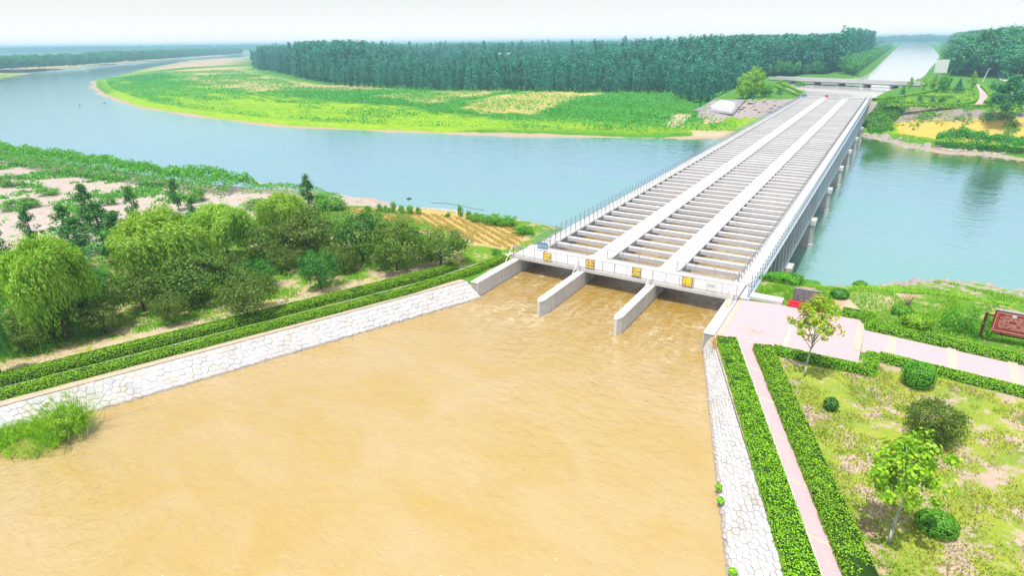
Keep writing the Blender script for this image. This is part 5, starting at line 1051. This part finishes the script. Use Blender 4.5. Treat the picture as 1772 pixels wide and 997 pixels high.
# houses glimpsed in the forest
def house(px, py, zg, D, wd, l_):
    d = CR @ np.array([px-PW/2, py-PH/2, FPX]); hz = math.hypot(d[0], d[1]); x = d[0]/hz*D; y = d[1]/hz*D
    r = thing('farmhouse', l_, 'house', (x, y, zg), .3); H0 = 21+d[2]/hz*D-zg; m = MB(); m.box(-wd/2, wd/2, -4, 4, 0, H0); w_ = put('wall', m.me('wall', M['white']), r)
    m = MB(); m.add([(-wd/2-.4, -4.5, H0), (wd/2+.4, -4.5, H0), (wd/2+.4, 4.5, H0), (-wd/2-.4, 4.5, H0), (-wd/2-.4, 0, H0+2), (wd/2+.4, 0, H0+2)], [(0, 1, 5, 4), (2, 3, 4, 5), (0, 4, 3), (1, 2, 5), (3, 2, 1, 0)]); put('roof', m.me('roof', M['roof']), r)
    for i in range(4): m = MB(); m.box(-wd/2+2+i*wd/4.5, -wd/2+3.6+i*wd/4.5, -4.04, -4.001, H0-3, H0-1.4); put('window', m.me('window', M['glass']), r)
house(872, 95, -4, 560, 14, 'white house glimpsed between treetops in the middle of the forest')

# ------------------------------------------------------------------ the forests
pop = []
for i in range(3):
    P, Nn, C = clumped(620, 26, 1.35, 1.35, 5.6, 6.4, .85, shape='pop', seed=200+i); V, F = cards(P, Nn, .66, .6); pop.append(mesh('crown', V, F, M['poplar']))
brd = []
for i in range(2):
    P, Nn, C = clumped(1300, 40, 3.4, 3.4, 3.6, 6.0, 1.25, seed=210+i); V, F = cards(P, Nn, .75, .7); brd.append(mesh('crown', V, F, M['broad']))
m = MB(); m.bar((0, 0, 0), (0, 0, 9), .16, 5, .06); ptr = m.me('trunk', M['bark'])
fz = -4.3
front = line([(434, 119), (470, 124), (520, 137), (600, 151), (760, 158), (950, 160.5), (1150, 162), (1208, 184), (1222, 186), (1262, 170)], fz)
Fpoly = front+[(-66, 262), (-72, 300), (-72, 432), (-44, 446), (-33, 480), (-33, 560), (-36, 900), (-140, 1500), (-700, 1500), (-1300, 1150)]
def grid(poly_, s, jit, seed):
    r = np.random.default_rng(seed); q = np.array(poly_); lo = q.min(0); hi = q.max(0); gx, gy = np.meshgrid(np.arange(lo[0], hi[0], s), np.arange(lo[1], hi[1], s)); x = gx.ravel()+r.uniform(-jit, jit, gx.size)*s; y = gy.ravel()+r.uniform(-jit, jit, gx.size)*s
    k = sdpoly(poly_, x, y) > 0; return x[k], y[k]
x1, y1 = grid(Fpoly, 5.2, .22, 1); D = np.hypot(x1, y1); r_ = np.random.default_rng(4)
k = (D < 560) | ((D < 900) & (r_.random(len(D)) < .5)) | (r_.random(len(D)) < .22)
k &= ~((np.abs(np.arctan2(x1, y1)-math.atan2(-380, 500)) < .0) )
x1 = x1[k]; y1 = y1[k]; D = D[k]
az = np.degrees(np.arctan2(x1, y1))
hts = 11.5+2.5*fbm(x1, y1, 30, 3, 6)+5.*sm((D-430)/260)+9.0*sm((x1+250)/140)*sm((D-330)/90)+ 9*np.exp(-((az+47)/3.2)**2)*sm((D-420)/80)
hts += 15*(fbm(x1, y1, 34, 2, 16)-.5)*sm((D-360)/120); hts *= r_.uniform(.76, 1.14, len(x1))*np.where(r_.random(len(x1)) < .04, 1.22, 1.); hts = np.minimum(hts, 28.)
# broad trees right of the upper canal and far woods
R1 = [(21, 520), (24, 452), (30, 425), (38, 422), (62, 418), (70, 372), (90, 345), (120, 330), (330, 560), (330, 1500), (75, 1500), (60, 900), (38, 560)]
x2, y2 = grid(R1, 8.5, .35, 2); h2 = (15+5*fbm(x2, y2, 40, 3, 7)+8*sm((y2-430)/120)*sm((x2-40)/50))*r_.uniform(.85, 1.1, len(x2)); h2 += 6*sm((y2-400)/80); h2 = np.minimum(h2*np.random.default_rng(9).uniform(.72, 1.1, len(h2))+3*(fbm(x2, y2, 45, 2, 19)-.5), 29)
bx = []
for (x0, y0, x_, y_, n_, h_) in ((-26, 440, -27, 1500, 150, 8), (24, 470, 62, 1600, 120, 10), (-30, 450, -31, 1500, 130, 10), (-75, 420, -40, 450, 12, 8)):
    for i in range(n_): f = (i/n_)**1.4; bx.append((x0+(x_-x0)*f+random.uniform(-1.5, 1.5), y0+(y_-y0)*f, h_*random.uniform(.75, 1.15)))
bx = np.array(bx)
dw = []
for (pts, n_, dep, h_) in (([(-1000, 470), (-1380, 860), (-1700, 1230)], 1200, 170, 17), ([(-2800, 2300), (-1700, 1900), (-900, 1600), (0, 1650), (400, 1700), (900, 1500)], 3600, 500, 23), ([(-1350, 1300), (-800, 1150), (-300, 1000)], 1100, 200, 20), ([(-900, 300), (-1000, 470)], 260, 90, 16), ([(-260, 2720), (300, 2680)], 260, 120, 27), ([(-3600, 1000), (-3000, 1500), (-2350, 1900)], 1100, 300, 25)):
    for i in range(n_):
        j = random.randrange(len(pts)-1); f = random.random(); d = random.random()*dep; x = pts[j][0]+(pts[j+1][0]-pts[j][0])*f; y = pts[j][1]+(pts[j+1][1]-pts[j][1])*f; hh = math.hypot(x, y); X_, Y_ = x+x/hh*d, y+y/hh*d
        if not (-60 < X_ < 85 and Y_ < 2650): dw.append((X_, Y_, h_*random.uniform(.7, 1.2)))
dw = np.array(dw)
def zof(x, y): return np.maximum(H(x, y), -5.)
order = np.argsort(D); first = order[:300]; rest = order[300:]
for i in first:
    h = hts[i]/12.; o = thing('poplar_tree', 'slender blue-green poplar in the front rows of the forest beyond the field', 'poplar', (float(x1[i]), float(y1[i]), float(zof(x1[i], y1[i]))), random.uniform(0, 6), 'poplars in the front rows of the forest')
    o.scale = (h*1.05, h*1.05, h); put('trunk', ptr, o); put('crown', pop[i % 3], o)
# the rest: points that carry crowns
def gn_forest(name, label, X, Y, Hh, meshes, base, cat='forest'):
    Z = zof(X, Y); me = mesh(name, np.stack([X, Y, Z], 1), [], None or M['bark']); me.materials.clear()
    a = me.attributes.new('sc', 'FLOAT', 'POINT'); a.data.foreach_set('value', (Hh/base).astype(np.float32))
    o = put(name, me); props(o, label, cat, kind='stuff')
    ng = bpy.data.node_groups.new(name, 'GeometryNodeTree'); ng.interface.new_socket('Geometry', in_out='INPUT', socket_type='NodeSocketGeometry'); ng.interface.new_socket('Geometry', in_out='OUTPUT', socket_type='NodeSocketGeometry')
    N_ = ng.nodes; Lk = ng.links.new; gi = N_.new('NodeGroupInput'); go = N_.new('NodeGroupOutput'); jn = N_.new('GeometryNodeJoinGeometry')
    sa = N_.new('GeometryNodeInputNamedAttribute'); sa.data_type = 'FLOAT'; sa.inputs[0].default_value = 'sc'; ri = N_.new('FunctionNodeRandomValue'); ri.data_type = 'INT'; ri.inputs[4].default_value = 0; ri.inputs[5].default_value = len(meshes)-1
    rv = N_.new('FunctionNodeRandomValue'); rv.data_type = 'FLOAT_VECTOR'; rv.inputs[0].default_value = (0, 0, 0); rv.inputs[1].default_value = (.05, .05, 6.28)
    for i, src in enumerate(meshes):
        oi = N_.new('GeometryNodeObjectInfo'); oi.inputs[0].default_value = src; ip = N_.new('GeometryNodeInstanceOnPoints'); cp = N_.new('FunctionNodeCompare'); cp.data_type = 'INT'; cp.operation = 'EQUAL'
        Lk(ri.outputs[2], cp.inputs[2]); cp.inputs[3].default_value = i; Lk(gi.outputs[0], ip.inputs[0]); Lk(cp.outputs[0], ip.inputs[1]); Lk(oi.outputs['Geometry'], ip.inputs[2]); Lk(sa.outputs[0], ip.inputs[6]); Lk(rv.outputs[0], ip.inputs[5]); Lk(ip.outputs[0], jn.inputs[0])
    Lk(jn.outputs[0], go.inputs[0]); md = o.modifiers.new('scatter', 'NODES'); md.node_group = ng; return o
def src_of(me): return next(o for o in bpy.data.objects if o.data == me)
psrc = [src_of(me) for me in pop]
gn_forest('poplar_forest', 'dense blue-green poplar plantation stretching back from the field to the horizon', x1[rest], y1[rest], hts[rest], psrc, 12.)
# broad trees: the nearest ones individual
D2 = np.hypot(x2, y2); o2 = np.argsort(D2)
for i in o2[:60]:
    o = thing('broad_tree', 'broad dark tree at the front of the wood right of the upper canal', 'tree', (float(x2[i]), float(y2[i]), 0.), random.uniform(0, 6), 'trees at the front of the right-hand wood'); h = h2[i]/10.5; o.scale = (h, h, h); put('trunk', ptr, o); put('crown', brd[i % 2], o)
bsrc = [src_of(me) for me in brd]
gn_forest('broadleaf_wood', 'dark rounded wood right of the upper canal', x2[o2[60:]], y2[o2[60:]], h2[o2[60:]], bsrc, 10.5, 'wood')
P, Nn, C = clumped(1000, 34, 3.0, 3.0, 4.2, 5.6, 1.1, seed=230); V, F = cards(P, Nn, .75, .7); bk = mesh('crown', V, F, M['bankleaf'])
for i in range(12): o = thing('bank_tree', 'light green tree on the left bank of the upper canal near the road bridge', 'tree', (bx[i, 0], bx[i, 1], 0.), 0, 'nearest trees on the left bank of the upper canal'); h = bx[i, 2]/10.5; o.scale = (h, h, h); put('trunk', ptr, o); put('crown', bk, o)
gn_forest('bank_trees', 'rows of lighter trees lining both banks of the upper canal', bx[12:, 0], bx[12:, 1], bx[12:, 2], [src_of(bk)], 10.5, 'trees')
gn_forest('distant_woods', 'distant blue tree belts along the horizon', dw[:, 0], dw[:, 1], dw[:, 2], bsrc, 10.5, 'woods')

# ------------------------------------------------------------------ haze
hz = NT('haze_air'); v_ = hz.n('ShaderNodeVolumePrincipled'); v_.inputs['Color'].default_value = (.46, .82, 1, 1); v_.inputs['Density'].default_value = .00042; v_.inputs['Anisotropy'].default_value = .0
hz.l(v_.outputs[0], hz.out.inputs[1])
m = MB(); m.box(-9500, 7500, -2600, 11500, -14, 30); o = put('haze', m.me('haze', hz.m)); props(o, kind='stuff')
